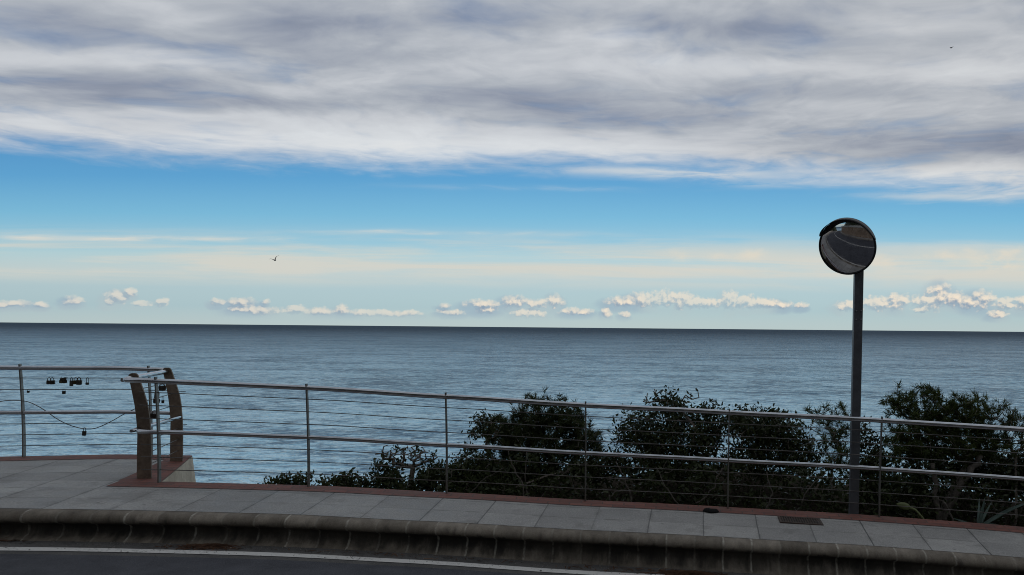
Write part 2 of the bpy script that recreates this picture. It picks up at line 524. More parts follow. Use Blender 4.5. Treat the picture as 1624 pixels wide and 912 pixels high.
# ------------------------------------------------------------------ world
def build_world():
    w = bpy.data.worlds.new('World'); SC.world = w; w.use_nodes = True
    nt = w.node_tree; n = N(nt)
    bgn = nt.nodes['Background']
    d = n.vm('NORMALIZE', n.add('ShaderNodeTexCoord').outputs['Generated'])
    s = n.sep(d); dx, dy, dz = s[0], s[1], s[2]
    hz = n.m('SQRT', n.m('ADD', n.m('MULTIPLY', dx, dx), n.m('MULTIPLY', dy, dy)))
    a = n.m('ARCTAN2', dx, dy)
    e = n.m('DIVIDE', dz, n.m('MAXIMUM', hz, .02))
    v = n.m('DIVIDE', e, n.m('MAXIMUM', n.m('COSINE', a), .5))
    u = n.m('MULTIPLY', a, 1.0)
    P = n.comb(u, v, 0.0)

    def AV(px, py):
        yh = CY + (px - CX) * math.tan(ROLL)
        return math.atan((px - CX) / F), (yh - py) / F

    sky = n.add('ShaderNodeTexSky'); sky.sky_type = 'NISHITA'; sky.sun_disc = False
    sky.sun_elevation = math.radians(SUN_EL); sky.sun_rotation = math.radians(SUN_ROT)
    sky.air_density = 1.0; sky.dust_density = .6; sky.ozone_density = 2.0
    nis = n.vm('MULTIPLY', sky.outputs[0], (NISH * .80, NISH * 1.0, NISH * 1.08))
    grad = n.ramp(n.m('MULTIPLY', v, 2.0, clamp=True), [
        (0.0, lin(186, 202, 206)), (.05, lin(166, 191, 203)), (.10, lin(172, 193, 203)), (.145, lin(194, 203, 204)),
        (.19, lin(178, 204, 210)), (.225, lin(148, 194, 213)), (.30, lin(114, 180, 213)), (.40, lin(80, 155, 205)), (.50, lin(68, 140, 196)), (.8, lin(50, 105, 165)), (1, lin(44, 92, 150))])
    base = n.mix(.8, nis, grad)

    # ---- thin warm veil just above the horizon
    stre = n.noise(n.comb(n.m('MULTIPLY', u, 3.0), n.m('MULTIPLY', v, 42), 2.0), 1, 5, .6, .4)
    stre2 = n.noise(n.comb(n.m('MULTIPLY', u, 9.0), n.m('MULTIPLY', v, 60), 5.0), 1, 5, .62, .5)
    veil = n.m('MULTIPLY', n.m('MULTIPLY', n.smooth(v, .045, .08), n.smooth(v, .09, .14, 1, 0)), n.smooth(stre, .38, .62, .02, .95))
    base = n.mix(n.m('MULTIPLY', veil, .8), base, lin(216, 211, 199))

    def gauss_sum(pts, vec, op='ADD'):
        acc = None
        for (px, py, rx, ry, amp) in pts:
            ca, cv = AV(px, py)
            sx, sy = F / rx * (1 + ((px - CX) / F) ** 2), F / ry
            q = n.vm('MULTIPLY_ADD', vec, (sx, sy, 0), (-ca * sx, -cv * sy, 0))
            g = n.m('EXPONENT', n.m('MULTIPLY', n.vm('DOT_PRODUCT', q, q), -1.0))
            acc = n.m('MULTIPLY', g, amp) if acc is None else n.m('MULTIPLY_ADD', g, amp, acc)
        return acc

    # ---- thin cirrus streaks
    wc = n.noise(n.comb(n.m('MULTIPLY', u, 6), n.m('MULTIPLY', v, 14), 7.7), 1, 4, .6, 0, out='Color')
    Pw2 = n.vm('ADD', P, n.vm('MULTIPLY', n.vm('SUBTRACT', wc, (.5, .5, .5)), (.05, .012, 0)))
    Pw3 = n.vm('ADD', P, n.vm('MULTIPLY', n.vm('SUBTRACT', n.noise(P, 22, 4, .6, out='Color'), (.5, .5, .5)), (.030, .018, 0)))
    cir = gauss_sum([(30, 376, 60, 7, .9), (160, 379, 70, 5, .8), (320, 381, 130, 4, .8), (700, 371, 190, 3.5, .55), (600, 368, 80, 3, .3),
                      (1440, 432, 120, 10, .5), (1180, 428, 160, 8, .4),
                     (1120, 275, 160, 9, .8), (960, 268, 120, 6, .5), (1260, 292, 120, 6, .4), (1500, 312, 140, 6, .6), (1560, 390, 200, 8, .4), (1300, 415, 150, 8, .4), (860, 297, 180, 4, .25)], Pw2)
    cir = n.m('MULTIPLY', cir, n.smooth(stre2, .34, .62, .15, 1.1), clamp=True)
    lum = gauss_sum([(1190, 405, 26, 8, .8), (1140, 404, 14, 6, .5), (1075, 406, 12, 9, .7), (1395, 414, 30, 13, .85), (1492, 408, 28, 11, .9), (1572, 410, 40, 15, 1.0), (1612, 396, 30, 7, .6), (1600, 424, 30, 9, .6), (1530, 396, 20, 5, .4)], Pw3)
    lum = n.m('MULTIPLY', lum, n.smooth(n.noise(n.vm('MULTIPLY', P, (1, 1.5, 1)), 30, 4, .6), .32, .62, .1, 1.0), clamp=True)
    base = n.mix(n.m('MULTIPLY', lum, .85), base, lin(228, 217, 198))
    base = n.mix(cir, base, n.ramp(n.m('MULTIPLY', v, 4, clamp=True), [(0, lin(224, 213, 195)), (.5, lin(212, 214, 208)), (1, lin(200, 210, 220))]))

    # ---- main layer of stratocumulus
    zz = n.m('MAXIMUM', dz, .035)
    Q = n.comb(n.m('DIVIDE', dx, zz), n.m('DIVIDE', dy, zz), 0.0)
    Qr = n.mapping(Q, (1, 1, 1), (0, 0, math.radians(10)))
    wq = n.noise(Qr, .7, 3, .55, 0, out='Color')
    Qw = n.vm('ADD', Qr, n.vm('MULTIPLY', n.vm('SUBTRACT', wq, (.5, .5, .5)), (1.3, .7, 0)))
    n1 = n.noise(n.mapping(Qw, (.75, .95, 1)), 1, 5, .5, .1)
    n2 = n.noise(n.mapping(Qw, (2.1, 2.5, 1), (0, 0, 0), (4, 2, 0)), 1, 5, .55, .1)
    n3 = n.noise(n.mapping(Qw, (7, 8, 1), (0, 0, 0), (1, 7, 0)), 1, 5, .6, .1)
    wp = n.noise(n.comb(n.m('MULTIPLY', u, 3.5), n.m('MULTIPLY', v, 9), 1.3), 1, 4, .6, 0, out='Color')
    Pw = n.vm('ADD', P, n.vm('MULTIPLY', n.vm('SUBTRACT', wp, (.5, .5, .5)), (.22, .06, 0)))
    blobs = gauss_sum([
        (180, 132, 150, 30, -.75), (450, 35, 190, 34, -.8), (560, 88, 170, 24, -.6), (720, 150, 200, 20, -.6), (420, 165, 110, 16, -.5),
        (900, 160, 120, 26, -.4), (1200, 40, 130, 26, -.7), (1380, 232, 220, 22, -.55), (1020, 190, 220, 22, -.4), (1610, 225, 110, 28, -.7),
        (1260, 150, 190, 18, -.35), (50, 25, 110, 24, -.4), (760, 30, 160, 22, -.35), (1500, 60, 90, 20, -.25), (1350, 90, 160, 14, -.2),
        (190, 85, 230, 17, .6), (430, 218, 280, 26, .6), (270, 185, 180, 15, .35), (1000, 62, 80, 18, .6), (1130, 110, 170, 15, .5),
        (850, 228, 270, 24, .55), (1540, 110, 120, 22, .45), (1520, 282, 200, 18, .6), (640, 195, 110, 18, .35), (60, 190, 100, 22, .3), (1430, 30, 110, 16, .3), (260, 20, 90, 16, .35)], Pw)
    L = n.m('ADD', n.m('MULTIPLY', blobs, .62), n.m('MULTIPLY', n.m('SUBTRACT', n1, .5), 1.25))
    L = n.m('ADD', L, n.m('MULTIPLY', n.m('SUBTRACT', n2, .5), .72))
    L = n.m('ADD', L, n.m('MULTIPLY', n.m('SUBTRACT', n3, .5), .38))
    edge = n.ramp(n.m('ADD', n.m('MULTIPLY', u, .5), .5, clamp=True), [
        (0, .225 * 2), (.05, .24 * 2), (.131, .240 * 2), (.183, .227 * 2), (.277, .219 * 2), (.395, .219 * 2), (.5, .218 * 2), (.58, .21 * 2), (.66, .194 * 2), (.71, .185 * 2), (1, .18 * 2)])
    ev = n.m('SUBTRACT', v, n.m('MULTIPLY', edge, .5))
    ev = n.m('ADD', ev, n.m('MULTIPLY', n.m('SUBTRACT', n1, .5), .050))
    ev = n.m('ADD', ev, n.m('MULTIPLY', n.m('SUBTRACT', n2, .5), .034))
    ev = n.m('ADD', ev, n.m('MULTIPLY', n.m('SUBTRACT', n3, .5), .020))
    cov = n.smooth(ev, -.020, .032)
    thin = n.smooth(n.m('ADD', n.m('MULTIPLY', n2, .6), n.m('MULTIPLY', n1, .4)), .30, .5, .62, 1.0)
    cov = n.m('MULTIPLY', cov, thin)
    # brighter fringe where the layer thins out
    L = n.m('ADD', L, n.m('MULTIPLY', n.smooth(ev, .0, .06, 1, 0), .22))
    ccol = n.ramp(n.m('MULTIPLY_ADD', L, .5, .5, clamp=True), [
        (.08, lin(112, 122, 143)), (.28, lin(144, 152, 168)), (.44, lin(172, 178, 187)), (.58, lin(196, 200, 206)), (.8, lin(216, 220, 224)), (1, lin(232, 233, 232))])
    warm = n.m('MULTIPLY', n.smooth(u, -.1, .42), n.smooth(v, .16, .26, 1, .3))
    ccol = n.mix(n.m('MULTIPLY', warm, .45), ccol, n.vm('MULTIPLY', ccol, (1.08, 1.0, .88)))
    # unseen deck overhead and inland darkened to dim the light, more on the left
    over = n.m('MULTIPLY', n.smooth(v, .42, .85), n.smooth(u, -1.0, .55, .36, .0))
    over = n.m('MAXIMUM', over, n.smooth(dy, .05, -.25, 0, .30))
    ccol = n.mix(over, ccol, n.vm('MULTIPLY', ccol, (.26, .26, .27)))
    high = n.mix(cov, base, ccol)

    # ---- small sunlit cumulus along the horizon
    cl = [(185, 470, 15, 9), (205, 464, 9, 6), (174, 480, 9, 5), (115, 476, 13, 6), (30, 481, 20, 5), (4, 481, 14, 5), (66, 482, 10, 4), (225, 481, 14, 4), (255, 480, 9, 6),
          (345, 478, 11, 5), (385, 479, 21, 6), (410, 492, 36, 6), (375, 490, 15, 5), (420, 478, 6, 4), (470, 491, 15, 6), (505, 494, 25, 6), (543, 492, 10, 8), (600, 497, 44, 5),
          (645, 496, 20, 4), (705, 484, 8, 4), (765, 482, 26, 6), (815, 478, 18, 8), (850, 481, 16, 6), (880, 477, 12, 9), (770, 491, 22, 5), (840, 497, 22, 6), (915, 494, 22, 5),
          (985, 478, 22, 7), (1020, 475, 25, 9), (1052, 474, 25, 10), (1082, 477, 18, 11), (1112, 480, 30, 7), (1157, 476, 12, 12), (1185, 479, 16, 9), (1215, 481, 28, 7), (1240, 484, 13, 5),
          (962, 496, 7, 6), (992, 498, 8, 4), (1345, 484, 18, 7), (1392, 482, 24, 9), (1425, 478, 17, 10), (1470, 480, 24, 11), (1490, 467, 17, 15), (1512, 474, 20, 10), (1552, 476, 22, 12), (1530, 481, 16, 7),
          (1595, 481, 18, 8), (1620, 481, 12, 9), (1660, 482, 22, 9), (1460, 491, 13, 4), (1582, 498, 15, 5), (1270, 484, 10, 4), (720, 495, 20, 4), (-40, 482, 26, 7)]

    grp = bpy.data.node_groups.new('cumulus', 'ShaderNodeTree')
    grp.interface.new_socket('P', in_out='INPUT', socket_type='NodeSocketVector')
    grp.interface.new_socket('D', in_out='OUTPUT', socket_type='NodeSocketFloat')
    grp.interface.new_socket('S', in_out='OUTPUT', socket_type='NodeSocketFloat')
    g = N(grp)
    gi = grp.nodes.new('NodeGroupInput'); go = grp.nodes.new('NodeGroupOutput')
    gp = gi.outputs[0]
    wv = g.noise(gp, 70, 3, .6, 0, out='Color')
    gw = g.vm('ADD', gp, g.vm('MULTIPLY', g.vm('SUBTRACT', wv, (.5, .5, .5)), (.014, .006, 0)))
    acc = None
    for (px, py, rx, ry) in cl:
        ca, cv = AV(px, py)
        sx, sy = F / (rx * 1.2) * (1 + ((px - CX) / F) ** 2), F / (ry * 1.3)
        q = g.vm('MULTIPLY_ADD', gw, (sx, sy, 0), (-ca * sx, -cv * sy, 0))
        one = g.m('SUBTRACT', 1.0, g.vm('DOT_PRODUCT', q, q))
        acc = one if acc is None else g.m('MAXIMUM', acc, one)
    acc0 = acc
    # cauliflower puffs of two sizes
    puff = None
    for sc, am in ((95, .55), (210, .34)):
        vo = g.add('ShaderNodeTexVoronoi'); vo.voronoi_dimensions = '2D'; vo.feature = 'SMOOTH_F1'; vo.inputs['Smoothness'].default_value = .55
        g.link(gw, vo.inputs['Vector']); vo.inputs['Scale'].default_value = sc
        t_ = g.m('MULTIPLY', g.m('SUBTRACT', .55, vo.outputs['Distance']), am * 1.7)
        puff = t_ if puff is None else g.m('ADD', puff, t_)
    fb = g.noise(gp, 120, 5, .62)
    acc = g.m('ADD', g.m('MAXIMUM', acc, -1.4), g.m('ADD', puff, g.m('MULTIPLY', g.m('SUBTRACT', fb, .55), 2.1)))
    g.link(g.m('MAXIMUM', acc0, -3.0), go.inputs[1]); g.link(acc, go.inputs[0])

    def cum(vec):
        k = nt.nodes.new('ShaderNodeGroup'); k.node_tree = grp; n.link(vec, k.inputs[0]); return k.outputs[0], k.outputs[1]
    D0 = cum(P)[0]
    D1, _s = cum(n.vm('ADD', P, (.0022, .0048, 0)))
    soft = n.noise(P, 9.0, 2, .5)
    al = n.m('MULTIPLY', n.smooth(D0, -.30, n.smooth(soft, .38, .6, .6, 1.5)), n.smooth(v, .006, .020))
    lit = n.smooth(n.m('SUBTRACT', D0, D1), -.62, .62)
    hol = n.m('MULTIPLY', n.smooth(soft, .34, .60, .50, 1.0), n.smooth(u, -.6, -.1, .80, 1.0))
    shade = n.mix(n.smooth(soft, .4, .6), lin(150, 170, 186), lin(138, 154, 174))
    cc = n.mix(lit, shade, n.mix(n.smooth(u, -.6, .3), lin(234, 224, 208), lin(246, 230, 208)))
    # grey-blue bodies and haze below the sunlit heads
    body = n.m('MULTIPLY', n.smooth(_s, -2.2, .7), n.smooth(soft, .36, .58, .12, .62))
    body = n.m('MULTIPLY', body, n.smooth(v, .004, .02))
    base_l = n.mix(body, base, n.mix(n.smooth(soft, .42, .60), lin(184, 192, 194), lin(150, 171, 189)))
    low = n.mix(n.m('MULTIPLY', n.m('MULTIPLY', al, hol), CUM), base_l, cc)
    def bg(col):
        k = nt.nodes.new('ShaderNodeBackground'); n.link(n.vm('SCALE', col, scale=1.0 / BG), k.inputs['Color']); k.inputs['Strength'].default_value = BG
        return k.outputs[0]
    def ms(f, x, y):
        k = nt.nodes.new('ShaderNodeMixShader'); n.link(f, k.inputs[0]); n.link(x, k.inputs[1]); n.link(y, k.inputs[2]); return k.outputs[0]
    sea_bg = nt.nodes.new('ShaderNodeBackground'); sea_bg.inputs['Color'].default_value = (*lin(60, 82, 102), 1); sea_bg.inputs['Strength'].default_value = 1
    g_low = n.m('MULTIPLY', n.m('LESS_THAN', v, .075), n.m('GREATER_THAN', dy, 0.0))
    sh = ms(n.m('GREATER_THAN', v, .10), ms(g_low, bg(base), bg(low)), bg(high))
    sh = ms(n.m('LESS_THAN', dz, -.004), sh, sea_bg.outputs[0])
    nt.nodes.remove(bgn)
    n.link(sh, nt.nodes['World Output'].inputs['Surface'])
    w.cycles.sampling_method = 'NONE'


CUM = .92
SUN_EL, SUN_ROT = 24.0, 184.0
NISH = .10
BG = .10
build_world()

sun = bpy.data.lights.new('sun', 'SUN'); sun.energy = 2.6; sun.angle = math.radians(.5); sun.color = (1, .90, .76)
so = bpy.data.objects.new('sun', sun); COL.objects.link(so)
saz = math.radians(SUN_ROT); sel = math.radians(SUN_EL)
sdir = Vector((math.sin(saz) * math.cos(sel), math.cos(saz) * math.cos(sel), math.sin(sel)))
so.rotation_euler = sdir.to_track_quat('Z', 'Y').to_euler()
so.location = sdir * 60

# ------------------------------------------------------------------ camera
cam = bpy.data.cameras.new('camera'); co = bpy.data.objects.new('camera', cam); COL.objects.link(co)
cam.sensor_width = 36; cam.lens = F / 1624 * 36
cam.shift_x = -(CX - 812) / 1624; cam.shift_y = (CY - 456) / 1624
cam.clip_end = 120000; cam.clip_start = .05
c_, s_ = math.cos(ROLL), math.sin(ROLL)
co.matrix_world = Matrix(((c_, -s_, 0, 0), (0, 0, -1, 0), (s_, c_, 0, CAM_Z), (0, 0, 0, 1)))
SC.camera = co

# ------------------------------------------------------------------ setting
def lerp_r(r, r0, t0, r1, t1): return t0 + (t1 - t0) * (r - r0) / (r1 - r0)
RA, RB_ = theta_at(258, 28.04), theta_at(307, 29.45)
IA, IB = theta_at(170, 27.795), theta_at(264, 29.17)
def t_ret(r): return lerp_r(r, 28.04, RA, 29.45, RB_)      # seaward edge of the return
def t_in(r): return lerp_r(r, 27.795, IA, 29.17, IB)       # pavement side of the return's red strip
T_RET, T_IN = RA, IA
TL, TR = -.95, .95

mb = MB()
ys = [-200, 0, 40, 80, 140, 240, 420, 800, 1600, 4000, 12000, 60000]
xs = [-60000, -12000, -3000, -800, -200, 0, 200, 800, 3000, 12000, 60000]
for y in ys:
    for x in xs: mb.v.append(Vector((x, y, SEA_Z)))
for i in range(len(ys) - 1):
    for j in range(len(xs) - 1):
        k = i * len(xs) + j
        mb.face([k, k + 1, k + 1 + len(xs), k + len(xs)])
tag(mb.build('sea', M['sea']), kind='structure')

mb = MB(); sweep(mb, [(14.0, -.235), (20.75, -.235), (22, -.23), (24, -.22), (26.0, -.23), (26.50, -.236)], TL, TR, 150)
tag(mb.build('road', M['asphalt']), kind='structure')
mb = MB(); sweep(mb, [(26.50, -.236), (26.70, -.236), (26.90, -.230)], TL, TR, 150)
tag(mb.build('road_gutter', M['gutter']), kind='structure')
mb = MB(); sweep(mb, [(26.572, -.2315), (26.662, -.2315)], TL, TR, 150)
sweep(mb, [(23.30, -.2185), (23.42, -.2185)], TL, TR, 150)
tag(mb.build('road_marking', M['line']), kind='structure')

KP = [(26.962, -.002), (26.905, -.003), (26.865, -.008), (26.836, -.020), (26.820, -.040), (26.820, -.062), (26.836, -.080), (26.868, -.094), (26.905, -.106),
      (26.925, -.124), (26.928, -.146), (26.920, -.170), (26.900, -.194), (26.870, -.213), (26.835, -.226), (26.81, -.240)]
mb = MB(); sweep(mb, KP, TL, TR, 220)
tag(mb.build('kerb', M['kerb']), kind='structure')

mb = MB()
sweep(mb, [(26.955, 0), (27.37, 0), (28.04, 0)], TL, TR, 220)
sweep(mb, [(28.04, 0), (28.4, 0), (28.7, 0), (29.1, 0), (29.45, 0)], TL, t_ret, 90)
tag(mb.build('pavement', M['paving']), kind='structure')
mb = MB()
sweep(mb, [(27.795, .004), (28.04, .004)], T_IN, TR, 130)
sweep(mb, [(28.04, .004), (28.5, .004), (29.17, .004)], t_in, t_ret, 6)
sweep(mb, [(29.17, .004), (29.45, .004)], TL, t_ret, 90)
tag(mb.build('pavement_edging', M['brick']), kind='structure')

# far side of the road: kerb and footway where the photographer stands
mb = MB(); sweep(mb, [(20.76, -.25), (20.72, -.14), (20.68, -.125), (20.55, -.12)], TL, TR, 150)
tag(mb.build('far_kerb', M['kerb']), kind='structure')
mb = MB(); sweep(mb, [(20.55, -.12), (19.95, -.11)], TL, TR, 150)
tag(mb.build('far_pavement', M['paving']), kind='structure')

wall = empty('stone_wall', pol(19.0, 0, -.1), 'brown stone retaining wall with pale coping along the inland side of the road', 'wall')
mb = MB(); sweep(mb, [(20.0, -.14), (19.85, 2.15), (18.4, 2.15)], TL, TR, 150, False); mb.build('masonry', M['stone'], wall)
mb = MB(); sweep(mb, [(19.93, 2.153), (19.93, 2.5), (18.4, 2.52)], TL, TR, 150, False); mb.build('coping', M['coping'], wall)

# hillside behind the wall
mb = MB()
rs = [18.55, 17.8, 16.8, 15.5, 14, 12.5, 11, 9, 7, 4]
nt_ = 90
for i in range(nt_ + 1):
    t = -1.7 + 3.4 * i / nt_
    for r in rs:
        k = 18.55 - r
        z = 2.45 + k * 1.9 + .6 * math.sin(3.1 * t * 3 + k) * min(1, k / 3) + random.uniform(-.25, .25) * min(1, k / 2)
        tt = max(-.95, min(.95, t))
        mb.v.append(Vector((r * math.sin(t), YC + r * math.cos(t), zp(tt) + z)))
m_ = len(rs)
for i in range(nt_):
    for j in range(m_ - 1):
        mb.face([i * m_ + j, i * m_ + j + 1, (i + 1) * m_ + j + 1, (i + 1) * m_ + j], None, True)
tag(mb.build('inland_hill', M['hill']), kind='structure')

# scrub-covered headland where the road bends out of sight (seen in the mirror)
mb = MB(); NX = 40
for i in range(NX + 1):
    for j in range(NX + 1):
        x, y = -70 + 44 * i / NX, -34 + 44 * j / NX
        d2 = ((x + 50) / 11.5) ** 2 + ((y + 14) / 12.0) ** 2
        mb.v.append(Vector((x, y, -13.5 + 29 * math.exp(-d2) * (1 + .05 * math.sin(x * .9) + .05 * math.sin(y * 1.1 + 1)) + random.uniform(-.3, .3))))
for i in range(NX):
    for j in range(NX):
        mb.face([i * (NX + 1) + j, (i + 1) * (NX + 1) + j, (i + 1) * (NX + 1) + j + 1, i * (NX + 1) + j + 1], None, True)
tag(mb.build('headland', M['hill']), kind='structure')

# retaining wall of the promenade
rw = empty('retaining_wall', pol(28.04, T_RET, 0), 'pale concrete retaining wall under the corner of the brick edging', 'wall')
mb = MB()
nseg = 10
top, bot = [], []
def rwpt(r, t, h, out_r=0.0, out_t=0.0): return pol(r + out_r, t, h) + Vector((math.cos(t) * out_t, -math.sin(t) * out_t, 0))
for i in range(nseg + 1):
    r = 28.02 + (29.45 - 28.02) * i / nseg
    top.append(rwpt(r, t_ret(r), -.003)); bot.append(rwpt(r, t_ret(r), -3.2, 0, .42))
    if i: pass
b0 = len(mb.v); K = 8
for i in range(nseg + 1):
    for k in range(K + 1):
        q = (k / K) ** 1.8
        mb.v.append(top[i].lerp(bot[i], q))
for i in range(nseg):
    for k in range(K):
        mb.face([b0 + i * (K + 1) + k, b0 + i * (K + 1) + k + 1, b0 + (i + 1) * (K + 1) + k + 1, b0 + (i + 1) * (K + 1) + k])
sweep(mb, [(29.45, -.003), (29.50, -.5), (29.75, -3.2)], TL, RB_, 60, False)
sweep(mb, [(28.04, -.003), (28.06, -.5), (28.2, -3.2)], T_RET, TR, 90, False)
mb.build('face', M['concrete'], rw)

# seaward slope
def slope_z(r, t):
    k = max(0, min(1, (t + .132) / .05)); k = k * k * (3 - 2 * k)
    d = r - 28.0
    lead = .35 + (1 - k) * 1.2
    z = zp(max(-.95, min(.95, t))) - lead - d * (1.5 * (1 - k) + .55 * k)
    if d > 4: z -= (d - 4) * 1.1
    z += 1.50 * k * math.exp(-((r - 30.3) / .85) ** 2)
    z += .07 * math.sin(r * 2.3 + t * 40) + .05 * math.sin(r * 5.1 - t * 71) + .05 * math.sin(t * 160)
    return max(z, SEA_Z - 2)
mb = MB()
rr_ = [28.02 + .35 * i for i in range(16)] + [34, 35.5, 37.5, 40, 44]
for i in range(281):
    t = -1.4 + 2.8 * i / 280
    for r in rr_: mb.v.append(Vector((r * math.sin(t), YC + r * math.cos(t), slope_z(r, t))))
m_ = len(rr_)
for i in range(280):
    for j in range(m_ - 1):
        mb.face([i * m_ + j, i * m_ + j + 1, (i + 1) * m_ + j + 1, (i + 1) * m_ + j], None, True)
tag(mb.build('cliff_slope', M['earth']), kind='structure')

# ------------------------------------------------------------------ railings
CAB = [.865, .74, .615, .365, .245, .125]
H_TOP, H_MID = .975, .487
def lean(h): return -.085 * max(0, h) ** 1.8       # posts bow towards the pavement

def bar_post(parent, r, t, dep=.05, th=.012):
    mb = MB()
    rings = []
    T = Vector((math.cos(t), -math.sin(t), 0))
    for i in range(11):
        h = 1.015 * i / 10
        d = dep * (1 - .25 * i / 10)
        a, c = pol(r + lean(h) - d / 2, t, h), pol(r + lean(h) + d / 2, t, h)
        rings.append([a - T * th / 2, a + T * th / 2, c + T * th / 2, c - T * th / 2])
    mb.ring_sweep(rings, True, True, False)
    return mb.build('post', M['post'], parent)

def arc_pts(r, h, t0, t1, n, ease=0): return [pol(r + lean(h), t0 + (t1 - t0) * i / n, h) for i in range(n + 1)]

R_F, R_B = 28.0, 29.40
R_P1, R_P2 = 28.17, 29.08
TP1, TP2 = theta_at(231, R_P1), theta_at(282, R_P2)
T_PL = TP1
def t_pl(r): return lerp_r(r, R_P1, TP1, R_P2, TP2)
front = empty('railing', pol(R_F, 0, 0), 'long curved stainless steel and cable railing along the pavement in front of the bushes', 'railing')
posts = [theta_at(px, R_F) for px in (255, 492, 711, 931, 1157, 1397)]
stp = posts[-1] - posts[-2]
posts += [posts[-1] + stp * k for k in range(1, 6)]
t_end = posts[-1] + .02
for t in posts: bar_post(front, R_F, t)
t_nose = theta_at(201, R_F + lean(H_TOP))
for nm, h, rad in (('top_rail', H_TOP, .0245), ('middle_rail', H_MID, .021)):
    mb = MB()
    ts = t_nose if h == H_TOP else theta_at(224, R_F)
    pts = arc_pts(R_F, h, ts, t_end, 120)
    e0 = pts[0] + (pts[0] - pts[1]).normalized() * rad * .9
    mb.tube([e0] + pts, [rad * .55] + [rad] * len(pts), 14)
    mb.build(nm, M['steel'], front)
for h in CAB:
    mb = MB(); mb.tube(arc_pts(R_F, h, T_PL + .002, t_end, 110), .0042, 5); mb.build('cable', M['cable'], front)

back = empty('railing', pol(R_B, -.22, 0), 'set-back stainless railing hung with padlocks and one slack cable', 'railing')
bposts = [theta_at(242, R_B), theta_at(40, R_B)]
bs = .052
bposts += [bposts[1] - bs * k for k in (1, 2, 3, 4, 5)]
for t in bposts: bar_post(back, R_B, t)
for nm, h, rad in (('top_rail', H_TOP, .0245), ('middle_rail', H_MID, .021)):
    mb = MB(); mb.tube(arc_pts(R_B, h, bposts[-1] - .02, theta_at(268 if h == H_TOP else 286, R_B + lean(h)), 60), rad, 14); mb.build(nm, M['steel'], back)
for h in CAB[:2] + CAB[3:]:
    mb = MB(); mb.tube(arc_pts(R_B, h, bposts[-1] - .02, t_pl(R_P2) - .001, 60), .0042, 5); mb.build('cable', M['cable'], back)

def on_back(px, py, r=R_B - .03):
    """point of the back railing's curved plane seen at a photo pixel"""
    t = theta_at(px, r)
    return world(px, py, pol(r, t).y)
sl = [(-60, 655), (-25, 643), (0, 637), (18, 635), (38, 636), (52, 640), (70, 650), (90, 664), (110, 674), (133, 680), (152, 679), (175, 669), (200, 655), (222, 645)]
pts = [on_back(*q) for q in sl]
fine = []
for i in range(len(pts) - 1):
    p0, p1, p2, p3 = pts[max(i - 1, 0)], pts[i], pts[i + 1], pts[min(i + 2, len(pts) - 1)]
    for k in range(5):
        u = k / 5
        fine.append(.5 * ((2 * p1) + (p2 - p0) * u + (2 * p0 - 5 * p1 + 4 * p2 - p3) * u * u + (3 * p1 - p0 - 3 * p2 + p3) * u ** 3))
fine.append(pts[-1])
mb = MB(); mb.tube(fine, .0046, 5); o = mb.build('cable', M['cable'], back); o['label'] = 'slack cable sagging in a loose curve'

# the return at the corner: two bowed plates joined by short rails and cables
corner = empty('corner_railing', pol(28.6, t_pl(28.6), 0), 'short corner railing with two bowed brown plate posts and bright cross rails', 'railing')
def plate(r):
    T_PL = t_pl(r)
    T = Vector((math.cos(T_PL), -math.sin(T_PL), 0)); Rr = Vector((math.sin(T_PL), math.cos(T_PL), 0))
    left = [(0, -.062), (.27, -.062), (.45, -.060), (.62, -.075), (.72, -.088), (.85, -.112), (.95, -.132), (1.0, -.143)]
    right = [(0, .062), (.27, .061), (.45, .056), (.62, .042), (.72, .026), (.85, -.010), (.95, -.042), (1.0, -.060)]
    o = pol(r, T_PL)
    mb = MB(); th = .022
    rings = []
    for (h, a), (_, b) in zip(left, right):
        z = Vector((0, 0, h))
        rings.append([o + T * a + z - Rr * th / 2, o + T * b + z - Rr * th / 2, o + T * b + z + Rr * th / 2, o + T * a + z + Rr * th / 2])
    # rounded head
    for s, dz in ((.8, .014), (.45, .024)):
        mid = T * -.1015; w = .0415 * s
        z = Vector((0, 0, 1.0 + dz))
        rings.append([o + mid - T * w + z - Rr * th / 2, o + mid + T * w + z - Rr * th / 2, o + mid + T * w + z + Rr * th / 2, o + mid - T * w + z + Rr * th / 2])
    mb.ring_sweep(rings, True, True, False)
    return mb.build('plate_post', M['plate'], corner, .003)
plate(R_P1); plate(R_P2)
TT = Vector((math.cos(T_PL), -math.sin(T_PL), 0))
def retp(r, h, off): return pol(r, t_pl(r), h) + TT * off
mb = MB(); mb.tube([retp(27.95, H_TOP - .002, -.115), retp(28.1, H_TOP + .003, -.112), retp(R_P2, H_TOP + .006, -.105), retp(R_P2 + .08, H_TOP + .006, -.10)], [.017, .0235, .0235, .016], 14)
mb.build('top_rail', M['steel'], corner)
mb = MB(); mb.tube([retp(28.0, H_MID, -.055), retp(28.12, H_MID, -.05), retp(R_P2 - .03, H_MID, .03), retp(R_P2 + .02, H_MID, .035)], [.015, .020, .020, .013], 14)
mb.build('middle_rail', M['steel'], corner)
for h in CAB:
    off = -.10 * max(0, h - .35) / .6
    mb = MB(); mb.tube([retp(R_P1, h, off + .02), retp(R_P2, h, off + .02)], .0042, 5); mb.build('cable', M['cable'], corner)

